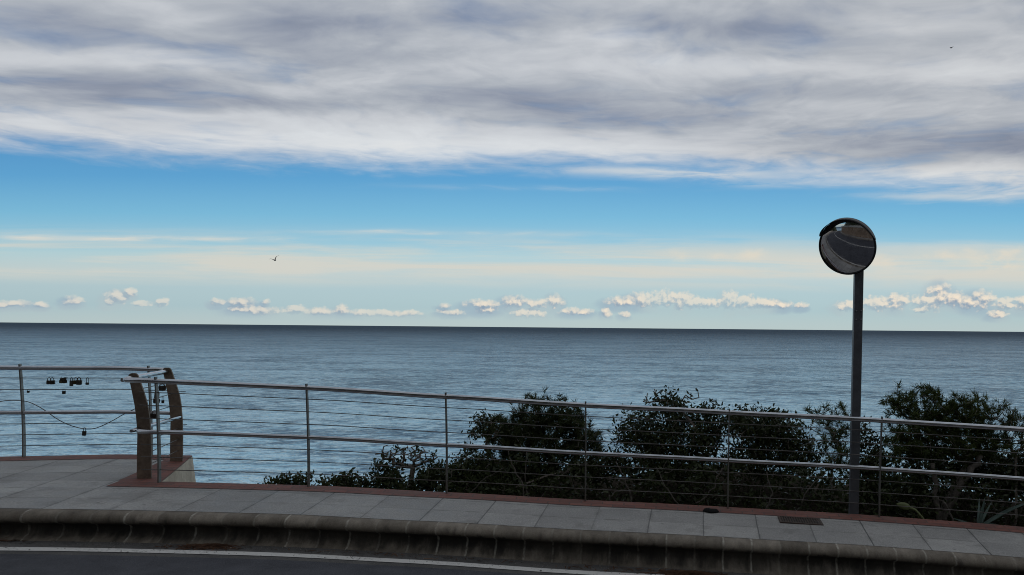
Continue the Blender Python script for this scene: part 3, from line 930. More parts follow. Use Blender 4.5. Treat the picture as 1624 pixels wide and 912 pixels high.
# ------------------------------------------------------------------ padlocks
def make_lock(label, loc, w, hgt, shackle, roll, yaw, mat, tall=False):
    """loc is the point of the cable the shackle hangs from; sizes in metres"""
    w *= 1.0
    o = empty('padlock', loc, label, 'padlock', 'padlocks hung on the railing cables', yaw)
    R = Matrix.Rotation(yaw, 3, 'Z') @ Matrix.Rotation(roll, 3, 'Y')
    L = Vector(loc)
    body = MB()
    cz = -shackle - hgt / 2
    th = w * .42
    # body outline with rounded lower corners
    prof = []
    cr = w * .22
    for (sx, sz, a0) in ((1, 1, 0), (-1, 1, 90), (-1, -1, 180), (1, -1, 270)):
        for k in range(4):
            a = math.radians(a0 + 30 * k)
            rr = cr * (.5 if sz > 0 else 1)
            prof.append((sx * (w / 2 - rr) + rr * math.cos(a), sz * (hgt / 2 - rr) + rr * math.sin(a)))
    body.ring_sweep([[L + R @ Vector((x * s, y, cz + z * s)) for x, z in prof] for y, s in ((-th / 2, .86), (-th * .36, 1), (th * .36, 1), (th / 2, .86))], True, True, False)
    body.build('body', mat, o)
    sh = MB(); rw_ = w * .30
    pts = [Vector((-rw_, 0, -shackle - .004)), Vector((-rw_, 0, -rw_))]
    for k in range(9):
        a = PI - PI * k / 8
        pts.append(Vector((rw_ * math.cos(a), 0, -rw_ + (rw_ + .002) * math.sin(a))))
    pts += [Vector((rw_, 0, -rw_)), Vector((rw_, 0, -shackle - .004))]
    sh.tube([L + R @ p for p in pts], w * .085, 6)
    sh.build('shackle', M['post'] if mat is M['brass'] else mat, o)
    return o

def on_cable(px, h, r=R_B):
    t = theta_at(px, r + lean(h)); return pol(r + lean(h), t, h + .003), t
D, B_ = M['lock'], M['brass']
for px, h, w, hg, sh, roll, mat, lab in (
    (78.9, .865, .042, .040, .030, .06, D, 'dark square padlock, first from the left on the upper cable, touching its twin'),
    (83.6, .865, .044, .044, .028, -.05, D, 'square padlock overlapping the leftmost one on the upper cable'),
    (98.0, .865, .036, .034, .026, .05, B_, 'small tarnished padlock starting the middle cluster on the upper cable'),
    (103.0, .865, .038, .036, .024, -.10, D, 'small dark padlock second in the middle cluster on the upper cable'),
    (107.2, .865, .030, .050, .016, 1.15, D, 'padlock lying almost sideways on the upper cable in the middle cluster'),
    (114.4, .865, .036, .062, .030, .03, D, 'long narrow padlock hanging lowest in the right cluster on the upper cable'),
    (120.6, .865, .046, .044, .028, -.04, B_, 'wide tarnished padlock between the long narrow and the biggest padlocks'),
    (126.4, .865, .056, .052, .026, .05, D, 'biggest dark padlock at the right end of the cluster on the upper cable'),
    (139.3, .865, .034, .026, .052, .0, D, 'padlock with tall open shackle hanging alone near the corner plates'),
    (45.8, .74, .024, .022, .018, .0, D, 'tiny padlock on the second cable beside the post'),
    (102.6, .74, .032, .034, .020, .04, D, 'small padlock hanging alone on the second cable below the cluster')):
    p, t = on_cable(px, h)
    make_lock(lab, p, w, hg, sh, roll, -t + random.uniform(-.3, .3), mat)
p = on_back(134.4, 679)
make_lock('dark padlock hanging from the lowest dip of the slack cable', p + Vector((0, 0, .002)), .038, .052, .034, .08, .2, D)
def ret_at(px, h, off=0):
    best = min((abs(CX + F * (retp(r, h, off).x) / retp(r, h, off).y - px), r) for r in [28.2 + .01 * i for i in range(85)])
    return retp(best[1], h, off)
for px, h, w, hg, sh, roll, lab in (
    (250, .80, .058, .048, .075, .05, 'large padlock with long shackle hanging between the two brown plates'),
    (247, .615, .075, .052, .026, .10, 'wide dark padlock on the lower cable between the brown plates'),
    (258, .865, .068, .050, .020, -.06, 'black padlock hanging under the cross rail beside the far brown plate'),
    (259.5, .74, .026, .030, .045, .02, 'slim padlock with thin shackle below the black one at the far brown plate')):
    off = -.10 * max(0, h - .35) / .6 + .02
    make_lock(lab, ret_at(px, h, off) + Vector((0, 0, .003)), w, hg, sh, roll, .55 + random.uniform(-.2, .2), D)

# ------------------------------------------------------------------ traffic mirror
t_m = theta_at(1356, 28.12)
base_m = pol(28.11, t_m, 0)
mir = empty('traffic_mirror', base_m, 'round convex traffic mirror with black hood on a square dark grey pole', 'traffic mirror')
mb = MB()
Rz = Matrix.Rotation(-t_m, 3, 'Z')
lean_v = Vector((.012, 0, 0))
def sq(h, s, dx=0): return [base_m + lean_v * h + Rz @ Vector((x * s / 2, y * s / 2, h)) for x, y in ((-1, -1), (1, -1), (1, 1), (-1, 1))]
PH = 2.72
mb.ring_sweep([sq(-.45, .088), sq(PH, .088)], True, True, False)
mb.build('pole', M['pole'], mir, .006)
mb = MB(); mb.ring_sweep([sq(PH, .096), sq(PH + .012, .096)], True, True, False); mb.build('pole_cap', M['rim'], mir, .003)
for (bx, by) in ((1358.2, 493), (1365.6, 493), (1358.0, 506.5), (1365.4, 506.5)):
    q = world(bx, by, base_m.y - .050)
    mb = MB(); mb.lathe([(.001, -.009), (.006, -.009), (.0075, -.005), (.0075, .004)], q, (math.sin(t_m), math.cos(t_m), 0), 6, True)
    mb.build('bolt', M['bracket'], mir)
MIRROR_AIM = (-.45, -.82, -.335)
MC = world(1343.5, 391.5, base_m.y - .13)
aim = Vector(MIRROR_AIM).normalized()
RM = .288

side = aim.cross(Vector((0, 0, 1))).normalized()          # viewer's ... to one side of the glass
upv = side.cross(aim).normalized()
if upv.z < 0: upv = -upv
RC = .80
sag = RC - math.sqrt(RC * RC - (RM - .014) ** 2)
# glass: spherical cap bulging towards the road
mb = MB()
prof = []
for k in range(17):
    a = math.asin((RM - .014) / RC) * k / 16
    prof.append((max(RC * math.sin(a), 1e-4), RC * math.cos(a) - RC + sag + .004))
mb.lathe(prof, MC, aim, 64); mb.build('mirror_glass', M['mirror'], mir)
mb = MB()
mb.lathe([(RM - .016, .000), (RM - .015, .012), (RM - .006, .016), (RM, .008), (RM, -.012), (RM - .03, -.028), (RM * .6, -.050), (.03, -.060), (.001, -.060)], MC, aim, 64)
mb.build('mirror_rim', M['rim'], mir)
# hood: strip standing out from the upper rim
mb = MB()
rings = []
for k in range(41):
    ph = math.radians(25 + 143 * k / 40)
    fall = min(1, min(k, 40 - k) / 7)
    rad = side * math.cos(ph) + upv * math.sin(ph)
    ln = .018 + .085 * (fall * (2 - fall))
    rings.append([MC + rad * (RM + .001), MC + rad * (RM + .004) + aim * ln, MC + rad * (RM + .009) + aim * ln, MC + rad * (RM + .007) - aim * .006])
mb.ring_sweep(rings, True, True, True); mb.build('hood', M['rim'], mir)
mb = MB()
att = world(1365, 437, base_m.y - .06)
mb.tube([MC - aim * .058, MC - aim * .10, base_m + lean_v * 2.55 + Vector((0, -.03, 2.60))], .018, 10)
mb.build('arm', M['bracket'], mir)
mb = MB(); mb.box(base_m + lean_v * 2.5 + Vector((0, 0, 2.50)), (.104, .104, .05), Rz); mb.build('clamp', M['bracket'], mir, .002)

# ------------------------------------------------------------------ small things on the ground
def at_ground(px, py, h=0.0):
    t = 0; r = 27.3
    for _ in range(60):
        Y = 6.5
        lo, hi = 4.0, 9.5
        for _ in range(40):
            Y = (lo + hi) / 2
            p = world(px, py, Y); t = math.atan2(p.x, p.y - YC)
            if p.z > zp(t) + h: lo = Y
            else: hi = Y
        break
    r = math.hypot(p.x, p.y - YC)
    return pol(r, t, h), r, t

gp, gr, gt = at_ground(1269, 826.5)
gr_o = empty('drain_grate', gp, 'rusty slotted drain grate set in the grey paving near the mirror pole', 'drain grate', None, -gt)
Rg = Matrix.Rotation(-gt, 3, 'Z'); slope = Matrix.Rotation(math.atan(1.33 / 27.5), 3, 'Y')
def gpt(x, y, z): return gp + Rg @ (slope @ Vector((x, y, z)))
GW, GD = .41, .235
mb = MB()
for (x, y, sx, sy) in ((0, -GD / 2 + .0125, GW, .025), (0, GD / 2 - .0125, GW, .025), (-GW / 2 + .0125, 0, .025, GD - .052), (GW / 2 - .0125, 0, .025, GD - .052)):
    mb.box(gpt(x, y, .005), (sx, sy, .012), Rg @ slope)
mb.build('frame', M['grate'], gr_o, .002)
mb = MB()
nb = 15
for i in range(nb): mb.box(gpt(-GW / 2 + .038 + (GW - .076) * i / (nb - 1), 0, .004), (.013, GD - .054, .011), Rg @ slope)
mb.build('grate_bars', M['grate'], gr_o)
mb = MB(); mb.box(gpt(0, 0, .0005), (GW - .01, GD - .01, .004), Rg @ slope); mb.build('pit_shade', M['pit_shade'], gr_o)  # thin dark sheet just under the bars stands for the shade below

lp, lr, lt = at_ground(1127.5, 812)
mb = MB()
rings = []
for k in range(9):
    a = k / 8; ph = PI * a
    rad = max(.002, math.sin(ph) ** .6)
    ring = []
    for j in range(14):
        th = 2 * PI * j / 14
        y = math.cos(th) * .055 * rad; z = max(0, math.sin(th)) * .040 * rad * (1 + .25 * math.sin(5 * a + 2)) + (.004 if math.sin(th) < 0 else .004)
        x = -.085 + .17 * a
        ring.append(lp + Vector((x, y + .006 * math.sin(9 * a), z + x * -.048)))
    rings.append(ring)
mb.ring_sweep(rings, True, True, True)
tag(mb.build('rubbish', M['black']), 'flattened black lump of rubbish lying at the edge of the brick strip', 'litter')


def scatter_mesh(name, quads, mat, parent=None, smooth=False):
    """quads: array (n, k, 3) of separate faces"""
    q = np.asarray(quads, dtype=np.float32); nq, k, _ = q.shape
    if parent is not None: q = q - np.array(parent.location, dtype=np.float32)
    me = bpy.data.meshes.new(name)
    me.vertices.add(nq * k); me.loops.add(nq * k); me.polygons.add(nq)
    me.vertices.foreach_set('co', q.reshape(-1))
    me.loops.foreach_set('vertex_index', np.arange(nq * k, dtype=np.int32))
    me.polygons.foreach_set('loop_start', np.arange(0, nq * k, k, dtype=np.int32))
    me.polygons.foreach_set('loop_total', np.full(nq, k, dtype=np.int32))
    me.update(calc_edges=True)
    me.materials.append(mat)
    o = bpy.data.objects.new(name, me); COL.objects.link(o)
    if parent is not None: o.parent = parent
    return o


rng = np.random.default_rng(5)
def needles_on_ground(name, spots, mat):
    Q = []
    for (px, py, sx, sy, cnt) in spots:
        c, r, t = at_ground(px, py, -.232)
        for _ in range(cnt):
            g = rng.normal(0, 1, 2)
            rr, tt = min(r + g[1] * sy, 26.84), t + g[0] * sx / 27
            rr = max(rr, r - 2.2 * sy)
            hgt = .002 + .018 * math.exp(-(g @ g)) * rng.random()
            p = np.array(pol(rr, tt, -.233 + hgt))
            a = rng.random() * PI; L = rng.uniform(.012, .04); w = rng.uniform(.002, .005)
            d = np.array((math.cos(a), math.sin(a), rng.uniform(-.15, .15))); s = np.array((-d[1], d[0], rng.uniform(-.3, .3)))
            Q.append((p - d * L - s * w, p + d * L - s * w, p + d * L + s * w, p - d * L + s * w))
    return tag(scatter_mesh(name, Q, mat), kind='stuff')
o = needles_on_ground('dry_litter', [(338, 866, .085, .03, 520), (310, 868, .12, .035, 160), (0, 859, .12, .02, 90), (1095, 905, .13, .035, 620), (1000, 899, .3, .03, 70), (640, 880, .8, .02, 50)], M['litter'])
o['label'] = 'heaps of dry reddish needles blown against the kerb'; o['category'] = 'leaf litter'
Q = []
for _ in range(2600):
    tt = rng.uniform(-.26, .24); rr = 26.84 - abs(rng.normal(0, .11))
    if rr < 26.40: continue
    p = np.array(pol(rr, tt, -.231)); s = rng.uniform(.0025, .007) * (1.8 if rng.random() < .06 else 1)
    a = rng.random() * 6.28
    ex = np.array((math.cos(a), math.sin(a), 0)) * s; ey = np.array((-math.sin(a), math.cos(a), 0)) * s * .7; ez = np.array((0, 0, s * .7))
    for A, B in ((ex, ey), (ey, -ex), (-ex, -ey), (-ey, ex)):
        Q.append((p + A, p + B, p + ez + (B - A) * .1, p + ez))
o = tag(scatter_mesh('gravel', Q, M['pebble']), kind='stuff')
o['label'] = 'loose grit and small stones in the gutter between white line and kerb'; o['category'] = 'grit'

# ------------------------------------------------------------------ birds
def bird(label, px, py, Y, span, bank, yaw, flex):
    c = world(px, py, Y)
    o = empty('bird', c, label, 'bird', 'birds in flight over the sea', 0)
    R = Matrix.Rotation(yaw, 3, 'Z') @ Matrix.Rotation(bank, 3, 'Y')
    mb = MB()
    L = span * .42
    prof = [(-.5, .004), (-.42, .03), (-.3, .075), (-.1, .11), (.1, .10), (.25, .06), (.33, .055), (.40, .05), (.45, .02), (.5, .004)]
    mb.tube([c + R @ Vector((0, y * L, 0)) for y, _ in prof], [r * L * 1.35 for _, r in prof], 8)
    # tail fan
    b = len(mb.v)
    for q in ((-.02, -.38, .02), (.02, -.38, .02), (.09, -.66, .015), (-.09, -.66, .015), (-.02, -.38, -.01), (.02, -.38, -.01), (.09, -.66, 0), (-.09, -.66, 0)): mb.v.append(c + R @ (Vector(q) * L))
    for f in ((0, 1, 2, 3), (7, 6, 5, 4), (0, 4, 5, 1), (1, 5, 6, 2), (2, 6, 7, 3), (3, 7, 4, 0)): mb.face([b + i for i in f])
    mb.build('body', M['bird'], o)
    for s in (-1, 1):
        mb = MB(); rings = []
        for k in range(8):
            u = k / 7
            x = s * span * .5 * (u * (1 - .12 * u))
            z = span * (flex * u + (.10 * math.sin(u * PI)))
            ch = span * .25 * (1 - u) ** .6 + .004
            yb = span * (.06 * math.sin(u * PI) - .12 * u * u)
            rings.append([c + R @ Vector((x, yb + ch * .45, z)), c + R @ Vector((x, yb, z + .012 * span)), c + R @ Vector((x, yb - ch * .55, z)), c + R @ Vector((x, yb, z - .006 * span))])
        mb.ring_sweep(rings, True, True, True); mb.build('wing', M['bird'], o)
bird('dark bird gliding low above the horizon on the left half of the sky', 436, 412.8, 62, .95, -.45, .9, .26)
bird('dark bird high against the grey clouds above the traffic mirror', 1509, 76, 70, .62, -.35, .5, .05)

# ------------------------------------------------------------------ plants
def grow(rng, base, lumps, n, jit=.35, trunk=None, lo_bias=0.0, mids=1):
    """branch skeleton reaching n targets spread through the crown's lumps"""
    base = np.array(base, float)
    vol = np.array([l[3] * l[4] * l[5] for l in lumps]); vol = vol ** .8
    pick = rng.choice(len(lumps), n, p=vol / vol.sum())
    T = []
    for k in pick:
        d = rng.normal(0, 1, 3); d /= np.linalg.norm(d)
        rad = rng.random() ** .42
        c = np.array(lumps[k][:3]); s = np.array(lumps[k][3:])
        T.append(c + d * s * rad)
    T = np.array(T)
    nodes = [base]; par = [-1]
    if trunk is not None:
        for q in trunk:
            nodes.append(np.array(q, float)); par.append(len(nodes) - 2)
    order = np.argsort(np.linalg.norm(T - np.array(nodes[-1]), axis=1))
    tips = []
    for i in order:
        t = T[i]
        A = np.array(nodes)
        dv = t - A; dist = np.linalg.norm(dv, axis=1)
        cost = dist + .25 * np.maximum(0, A[:, 2] - t[2]) * 2
        j = int(np.argmin(cost)); L = dist[j]
        if L < .03: continue
        prev = j
        nm = mids if L > .12 else 0
        for m in range(nm):
            f = (m + 1) / (nm + 1)
            q = A[j] + (t - A[j]) * f + rng.normal(0, 1, 3) * L * jit * .25
            q[2] += L * .06
            nodes.append(q); par.append(prev); prev = len(nodes) - 1
        nodes.append(t); par.append(prev); tips.append(len(nodes) - 1)
    return np.array(nodes), np.array(par), tips


def branch_mesh(name, nodes, par, parent, mat, r_tip=.0035, r_max=.07, expo=2.3, n=5):
    N_ = len(nodes)
    acc = np.zeros(N_); kids = np.zeros(N_, int)
    for i in range(1, N_): kids[par[i]] += 1
    for i in range(N_ - 1, 0, -1):
        if kids[i] == 0: acc[i] = r_tip ** expo
        acc[par[i]] += acc[i]
    rad = np.minimum(np.maximum(acc, r_tip ** expo) ** (1 / expo), r_max)
    Q = []
    for i in range(1, N_):
        a, b = nodes[par[i]], nodes[i]
        d = b - a; L = np.linalg.norm(d)
        if L < 1e-5: continue
        d /= L
        up = np.array((0, 0, 1.)) if abs(d[2]) < .9 else np.array((1., 0, 0))
        x = np.cross(d, up); x /= np.linalg.norm(x); y = np.cross(d, x)
        ra, rb = min(rad[par[i]], rad[i] * 1.35), rad[i]
        m = 7 if ra > .02 else 4
        a = a - d * ra * .4
        ring = [(math.cos(2 * PI * k / m), math.sin(2 * PI * k / m)) for k in range(m + 1)]
        for k in range(m):
            (c0, s0), (c1, s1) = ring[k], ring[k + 1]
            v0, v1 = x * c0 + y * s0, x * c1 + y * s1
            Q.append((a + v0 * ra, a + v1 * ra, b + v1 * rb, b + v0 * rb))
    return scatter_mesh(name, Q, mat, parent)


def pine_leaves(rng, nodes, par, tips, per=3, needles=16, ln=(.05, .09), w=.0035):
    Q = []
    for i in tips:
        p, q = nodes[i], nodes[par[i]]
        d = p - q; d /= max(np.linalg.norm(d), 1e-6)
        for k in range(per):
            o = p - d * (.05 * k) + rng.normal(0, .018, 3)
            ax = d + rng.normal(0, .35, 3) + np.array((0, 0, .35)); ax /= np.linalg.norm(ax)
            m = needles
            dirs = rng.normal(0, 1, (m, 3)); dirs /= np.linalg.norm(dirs, axis=1)[:, None]
            dirs = dirs * .75 + ax * .85; dirs /= np.linalg.norm(dirs, axis=1)[:, None]
            L = rng.uniform(ln[0], ln[1], m)[:, None]
            sd = np.cross(dirs, rng.normal(0, 1, (m, 3))); sd /= np.linalg.norm(sd, axis=1)[:, None]
            s0 = o + ax * rng.uniform(-.03, .03, (m, 1))
            for j in range(m):
                a = s0[j]; b = a + dirs[j] * L[j]
                Q.append((a - sd[j] * w, a + sd[j] * w, b + sd[j] * w * .3, b - sd[j] * w * .3))
    return Q


def broad_leaves(rng, nodes, par, tips, per=26, spread=.07, ln=(.018, .036), asp=.45):
    Q = []
    for i in tips:
        p, q = nodes[i], nodes[par[i]]
        m = per
        f = rng.random((m, 1)) * 1.1
        o = p + (q - p) * f * .6 + rng.normal(0, spread, (m, 3)) * np.array((1, 1, .75))
        d = rng.normal(0, 1, (m, 3)) + np.array((0, 0, .45)); d /= np.linalg.norm(d, axis=1)[:, None]
        s = np.cross(d, rng.normal(0, 1, (m, 3))); s /= np.linalg.norm(s, axis=1)[:, None]
        L = rng.uniform(ln[0], ln[1], (m, 1))
        W = L * asp
        for j in range(m):
            Q.append((o[j] - d[j] * L[j], o[j] + s[j] * W[j], o[j] + d[j] * L[j], o[j] - s[j] * W[j]))
    return Q


def lump(px, py, rx, ry, Y, ryd=None):
    c = world(px, py, Y); k = Y / F
    return (c.x, c.y, c.z, rx * k, (ryd if ryd else min(rx, ry * 1.4) * k), ry * k)


def plant(name, label, cat, group, base_px, Yb, lumps, n, kind, leafmat, seed, r_tip=.0035, bark='bark', trunk=None, r_max=.07, per=None, leaf=True, bare=0.0, jit=.35, stems=(), **kw):
    rng = np.random.default_rng(seed)
    b = world(base_px, 800, Yb); t = math.atan2(b.x, b.y - YC); r = math.hypot(b.x, b.y - YC)
    b.z = slope_z(r, t) - .08
    o = empty(name, b, label, cat, group)
    nodes, par, tips = grow(rng, b, lumps, n, jit, trunk)
    branch_mesh('trunk', nodes, par, o, M[bark], r_tip, r_max)
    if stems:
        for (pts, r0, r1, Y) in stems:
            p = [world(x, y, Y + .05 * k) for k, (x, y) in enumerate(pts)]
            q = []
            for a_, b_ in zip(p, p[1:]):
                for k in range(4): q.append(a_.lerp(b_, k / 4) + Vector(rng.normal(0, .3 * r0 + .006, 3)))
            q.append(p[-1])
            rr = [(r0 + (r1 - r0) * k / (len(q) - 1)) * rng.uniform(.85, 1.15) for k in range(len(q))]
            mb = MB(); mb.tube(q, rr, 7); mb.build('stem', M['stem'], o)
    if bare:
        tips = [i for i in tips if rng.random() > bare]
    if kind == 'pine': Q = pine_leaves(rng, nodes, par, tips, per or 3, **kw)
    else: Q = broad_leaves(rng, nodes, par, tips, per or 26, **kw)
    scatter_mesh('crown', Q, M[leafmat], o)
    return o

G_B = 'shrubs and young pines growing on the slope behind the railing'
# low leafy sprigs by the left of the slope
plant('shrub', 'low spreading leafy sprig just left of the second railing post', 'shrub', G_B, 462, 8.6,
      [lump(440, 766, 16, 9, 8.5), lump(462, 763, 22, 9, 8.55), lump(484, 759, 14, 9, 8.5)], 46, 'broad', 'mastic', 11, bark='twig', r_max=.02, per=15, spread=.04)
plant('shrub', 'small pointed leafy shrub right of the second railing post', 'shrub', G_B, 545, 8.6,
      [lump(545, 762, 20, 14, 8.5), lump(520, 768, 18, 9, 8.5), lump(568, 770, 22, 10, 8.5), lump(543, 748, 4, 11, 8.5)], 80, 'broad', 'mastic', 12, bark='twig', r_max=.02, per=16, spread=.04)
# leafless twiggy shrub
plant('shrub', 'half bare twiggy shrub with forked grey stems left of the third railing post', 'shrub', G_B, 641, 8.9,
      [lump(640, 722, 54, 19, 8.9), lump(622, 718, 30, 17, 8.9), lump(672, 722, 26, 14, 8.9), lump(640, 735, 20, 14, 8.9)], 120, 'broad', 'mastic', 13, .0062, bark='twig', r_max=.05, per=10, bare=.8, spread=.03, jit=.7)
plant('shrub', 'dense dark leafy shrub at the foot of the half bare twigs', 'shrub', G_B, 625, 8.75,
      [lump(608, 758, 22, 18, 8.7), lump(650, 770, 40, 14, 8.7), lump(688, 752, 24, 18, 8.75), lump(604, 740, 10, 10, 8.7)], 120, 'broad', 'mastic', 14, bark='twig', r_max=.03, per=22, spread=.05)
plant('shrub', 'dark leafy shrub filling the gap under the dome shaped pine', 'shrub', G_B, 735, 8.8,
      [lump(715, 758, 30, 22, 8.7), lump(750, 745, 34, 26, 8.8), lump(742, 712, 12, 12, 8.9), lump(780, 770, 44, 16, 8.6), lump(960, 735, 34, 22, 8.9), lump(925, 745, 40, 18, 8.9)], 230, 'broad', 'mastic', 15, bark='twig', r_max=.03, per=22, spread=.055)
# dome shaped pine between posts 3 and 4
plant('pine_tree', 'dome shaped dark pine between the third and fourth railing posts', 'pine tree', G_B, 850, 9.5,
      [lump(852, 690, 78, 44, 9.4), lump(858, 648, 52, 24, 9.3), lump(850, 636, 30, 8, 9.3), lump(905, 665, 34, 22, 9.3), lump(800, 690, 36, 36, 9.3), lump(915, 690, 34, 34, 9.3), lump(850, 735, 95, 30, 9.3), lump(772, 668, 18, 14, 9.2), lump(832, 632, 5, 7, 9.3), lump(856, 630, 14, 5, 9.3), lump(948, 700, 18, 20, 9.2)],
      640, 'pine', 'pinedark', 21, per=4, needles=14, ln=(.045, .085), w=.0042, r_max=.07,
      stems=[([(834, 800), (828, 765), (812, 735), (806, 712)], .010, .005, 8.35), ([(838, 800), (834, 755), (835, 716)], .009, .005, 8.45), ([(850, 800), (878, 764), (905, 742)], .008, .004, 8.45), ([(740, 785), (772, 758), (800, 742)], .007, .004, 8.4)])
plant('shrub', 'purplish thin shrub with sparse leaves on the left flank of the dome shaped pine', 'shrub', G_B, 775, 9.0,
      [lump(762, 665, 16, 20, 9.0), lump(754, 686, 14, 14, 9.0), lump(780, 680, 16, 22, 9.0), lump(775, 730, 14, 24, 9.0)], 90, 'broad', 'mastic', 22, bark='twig', r_max=.02, per=9, spread=.04, bare=.15)
# mastic between posts 4 and 5 with bare top
plant('shrub', 'broad dark shrub with bare twigs on top between the fourth and fifth posts', 'shrub', G_B, 1050, 9.2,
      [lump(1045, 690, 60, 34, 9.1), lump(1005, 672, 26, 24, 9.0), lump(1060, 645, 34, 18, 9.1), lump(1100, 680, 34, 32, 9.1), lump(1060, 625, 9, 9, 9.1), lump(1028, 632, 16, 7, 9.1), lump(1050, 735, 90, 28, 9.0), lump(990, 700, 16, 18, 9.0)],
      330, 'broad', 'mastic', 31, per=26, spread=.065, r_max=.06,
      stems=[([(1001, 805), (998, 776), (985, 750), (977, 732)], .011, .005, 8.3), ([(966, 805), (966, 790), (974, 782), (990, 776)], .008, .004, 8.1), ([(1075, 800), (1055, 770), (1040, 740)], .009, .005, 8.2)])
plant('dead_branch', 'bare upright grey twigs forking above the top rail beside the fifth post', 'bare branch', None, 1085, 9.25,
      [lump(1097, 628, 12, 16, 9.2), lump(1082, 640, 20, 14, 9.2), lump(1040, 630, 30, 14, 9.2)], 46, 'broad', 'mastic', 32, .006, bark='twig', r_max=.03, per=3, bare=.8, jit=.8, spread=.02)
plant('shrub', 'thin leggy shrub with see-through crown just left of the fifth railing post', 'shrub', G_B, 1130, 9.1,
      [lump(1125, 650, 16, 14, 9.1), lump(1135, 680, 22, 22, 9.1), lump(1120, 710, 26, 20, 9.0), lump(1150, 648, 10, 8, 9.1)], 110, 'broad', 'mastic', 33, bark='twig', r_max=.03, per=15, spread=.05)
plant('shrub', 'wide dark shrub behind the fifth post with a level top at the upper rail', 'shrub', G_B, 1205, 9.2,
      [lump(1200, 680, 52, 34, 9.1), lump(1175, 660, 26, 18, 9.1), lump(1240, 690, 40, 34, 9.1), lump(1225, 656, 26, 10, 9.1), lump(1220, 730, 80, 28, 9.0), lump(1270, 710, 30, 30, 9.0)],
      330, 'broad', 'mastic', 41, per=25, spread=.065, r_max=.06,
      stems=[([(1105, 800), (1132, 772), (1146, 745), (1156, 728)], .011, .006, 8.35), ([(1215, 810), (1225, 780), (1216, 748)], .009, .005, 8.2), ([(1270, 800), (1285, 770), (1310, 750)], .008, .004, 8.2)])
plant('pine_tree', 'slender young pine with upturned pale green tufts left of the mirror pole', 'pine tree', G_B, 1320, 9.0,
      [lump(1305, 650, 26, 10, 8.9), lump(1335, 655, 22, 16, 8.9), lump(1325, 690, 40, 26, 9.0), lump(1330, 730, 44, 26, 9.0), lump(1290, 660, 16, 14, 8.9)],
      115, 'pine', 'pine', 42, per=2, needles=15, ln=(.05, .10), w=.004, r_max=.045, jit=.8)
# big pine right
tb = world(1500, 800, 8.9)
plant('pine_tree', 'large bushy pine with thick leaning grey trunk right of the mirror pole', 'pine tree', G_B, 1490, 8.9,
      [lump(1470, 660, 62, 42, 8.9), lump(1430, 640, 26, 22, 8.8), lump(1478, 618, 30, 12, 8.8), lump(1530, 655, 44, 34, 8.8), lump(1420, 612, 10, 10, 8.8), lump(1510, 705, 90, 34, 8.8), lump(1440, 710, 40, 34, 8.8), lump(1570, 700, 34, 30, 8.7), lump(1400, 640, 8, 9, 8.8), lump(1530, 640, 12, 9, 8.8)],
      520, 'pine', 'pine', 51, per=4, needles=14, ln=(.045, .085), w=.0042, r_max=.10,
      trunk=[world(1497, 800, 8.9), world(1515, 765, 8.9), world(1535, 735, 8.9)],
      stems=[([(1490, 830), (1484, 785), (1479, 735)], .034, .026, 8.45), ([(1496, 830), (1512, 785), (1540, 745), (1556, 722)], .050, .030, 8.5), ([(1512, 830), (1500, 800), (1488, 788)], .010, .005, 7.95)])
plant('pine_tree', 'thin sparse pine with separate upturned tufts at the right edge of the big pine', 'pine tree', G_B, 1600, 8.7,
      [lump(1590, 660, 24, 24, 8.6), lump(1608, 650, 6, 10, 8.6), lump(1565, 660, 14, 18, 8.6), lump(1620, 690, 34, 30, 8.6), lump(1640, 670, 24, 24, 8.6)], 110, 'pine', 'pine', 52, per=2, needles=13, ln=(.04, .075), w=.004, r_max=.045, jit=.7)
plant('shrub', 'dark shrub under the big pine behind the agave', 'shrub', G_B, 1590, 8.8,
      [lump(1590, 765, 60, 28, 8.8), lump(1640, 740, 50, 34, 8.7), lump(1450, 770, 40, 26, 8.9), lump(1490, 728, 60, 22, 9.2), lump(1575, 730, 50, 24, 9.1), lump(1530, 745, 50, 20, 9.2)], 330, 'broad', 'mastic', 53, bark='twig', per=24, spread=.06, r_max=.03)
plant('shrub', 'dark low shrub at the foot of the mirror pole', 'shrub', G_B, 1380, 8.9,
      [lump(1385, 740, 26, 40, 8.9), lump(1370, 690, 14, 26, 8.9), lump(1395, 770, 40, 24, 8.8)], 130, 'broad', 'mastic', 54, bark='twig', per=22, spread=.06, r_max=.03)
# more shrubs continue beyond the right edge of the view
for k, (px, lab) in enumerate(((1740, 'rounded dark shrub next beyond the sparse pine'), (1900, 'rounded dark shrub farthest along the railing'))):
    plant('shrub', lab, 'shrub', G_B, px, 8.6, [lump(px, 690, 80, 50, 8.5), lump(px - 20, 750, 90, 40, 8.5)], 170, 'broad', 'mastic', 60 + k, per=24, spread=.065)

# undergrowth that fills the slope under the shrubs
Q = []
rng = np.random.default_rng(77)
cnt = 0
while cnt < 2300:
    px = rng.uniform(585, 1780); Y = rng.uniform(8.3, 11.2)
    top = 742 + 16 * math.sin(px * .021) + 10 * math.sin(px * .057 + 1)
    if px < 740: top += (740 - px) * .22
    py = rng.uniform(top, 860)
    c = np.array(world(px, py, Y)); t = math.atan2(c[0], c[1] - YC); r = math.hypot(c[0], c[1] - YC)
    if r < 28.30 or c[2] < slope_z(r, t): continue
    cnt += 1
    m = 16
    o_ = c + rng.normal(0, .07, (m, 3)); d = rng.normal(0, 1, (m, 3)); d /= np.linalg.norm(d, axis=1)[:, None]
    s = np.cross(d, rng.normal(0, 1, (m, 3))); s /= np.linalg.norm(s, axis=1)[:, None]
    L = rng.uniform(.02, .045, (m, 1)); W = L * .45
    for j in range(m): Q.append((o_[j] - d[j] * L[j], o_[j] + s[j] * W[j], o_[j] + d[j] * L[j], o_[j] - s[j] * W[j]))
o = tag(scatter_mesh('undergrowth', Q, M['mastic']), kind='stuff')
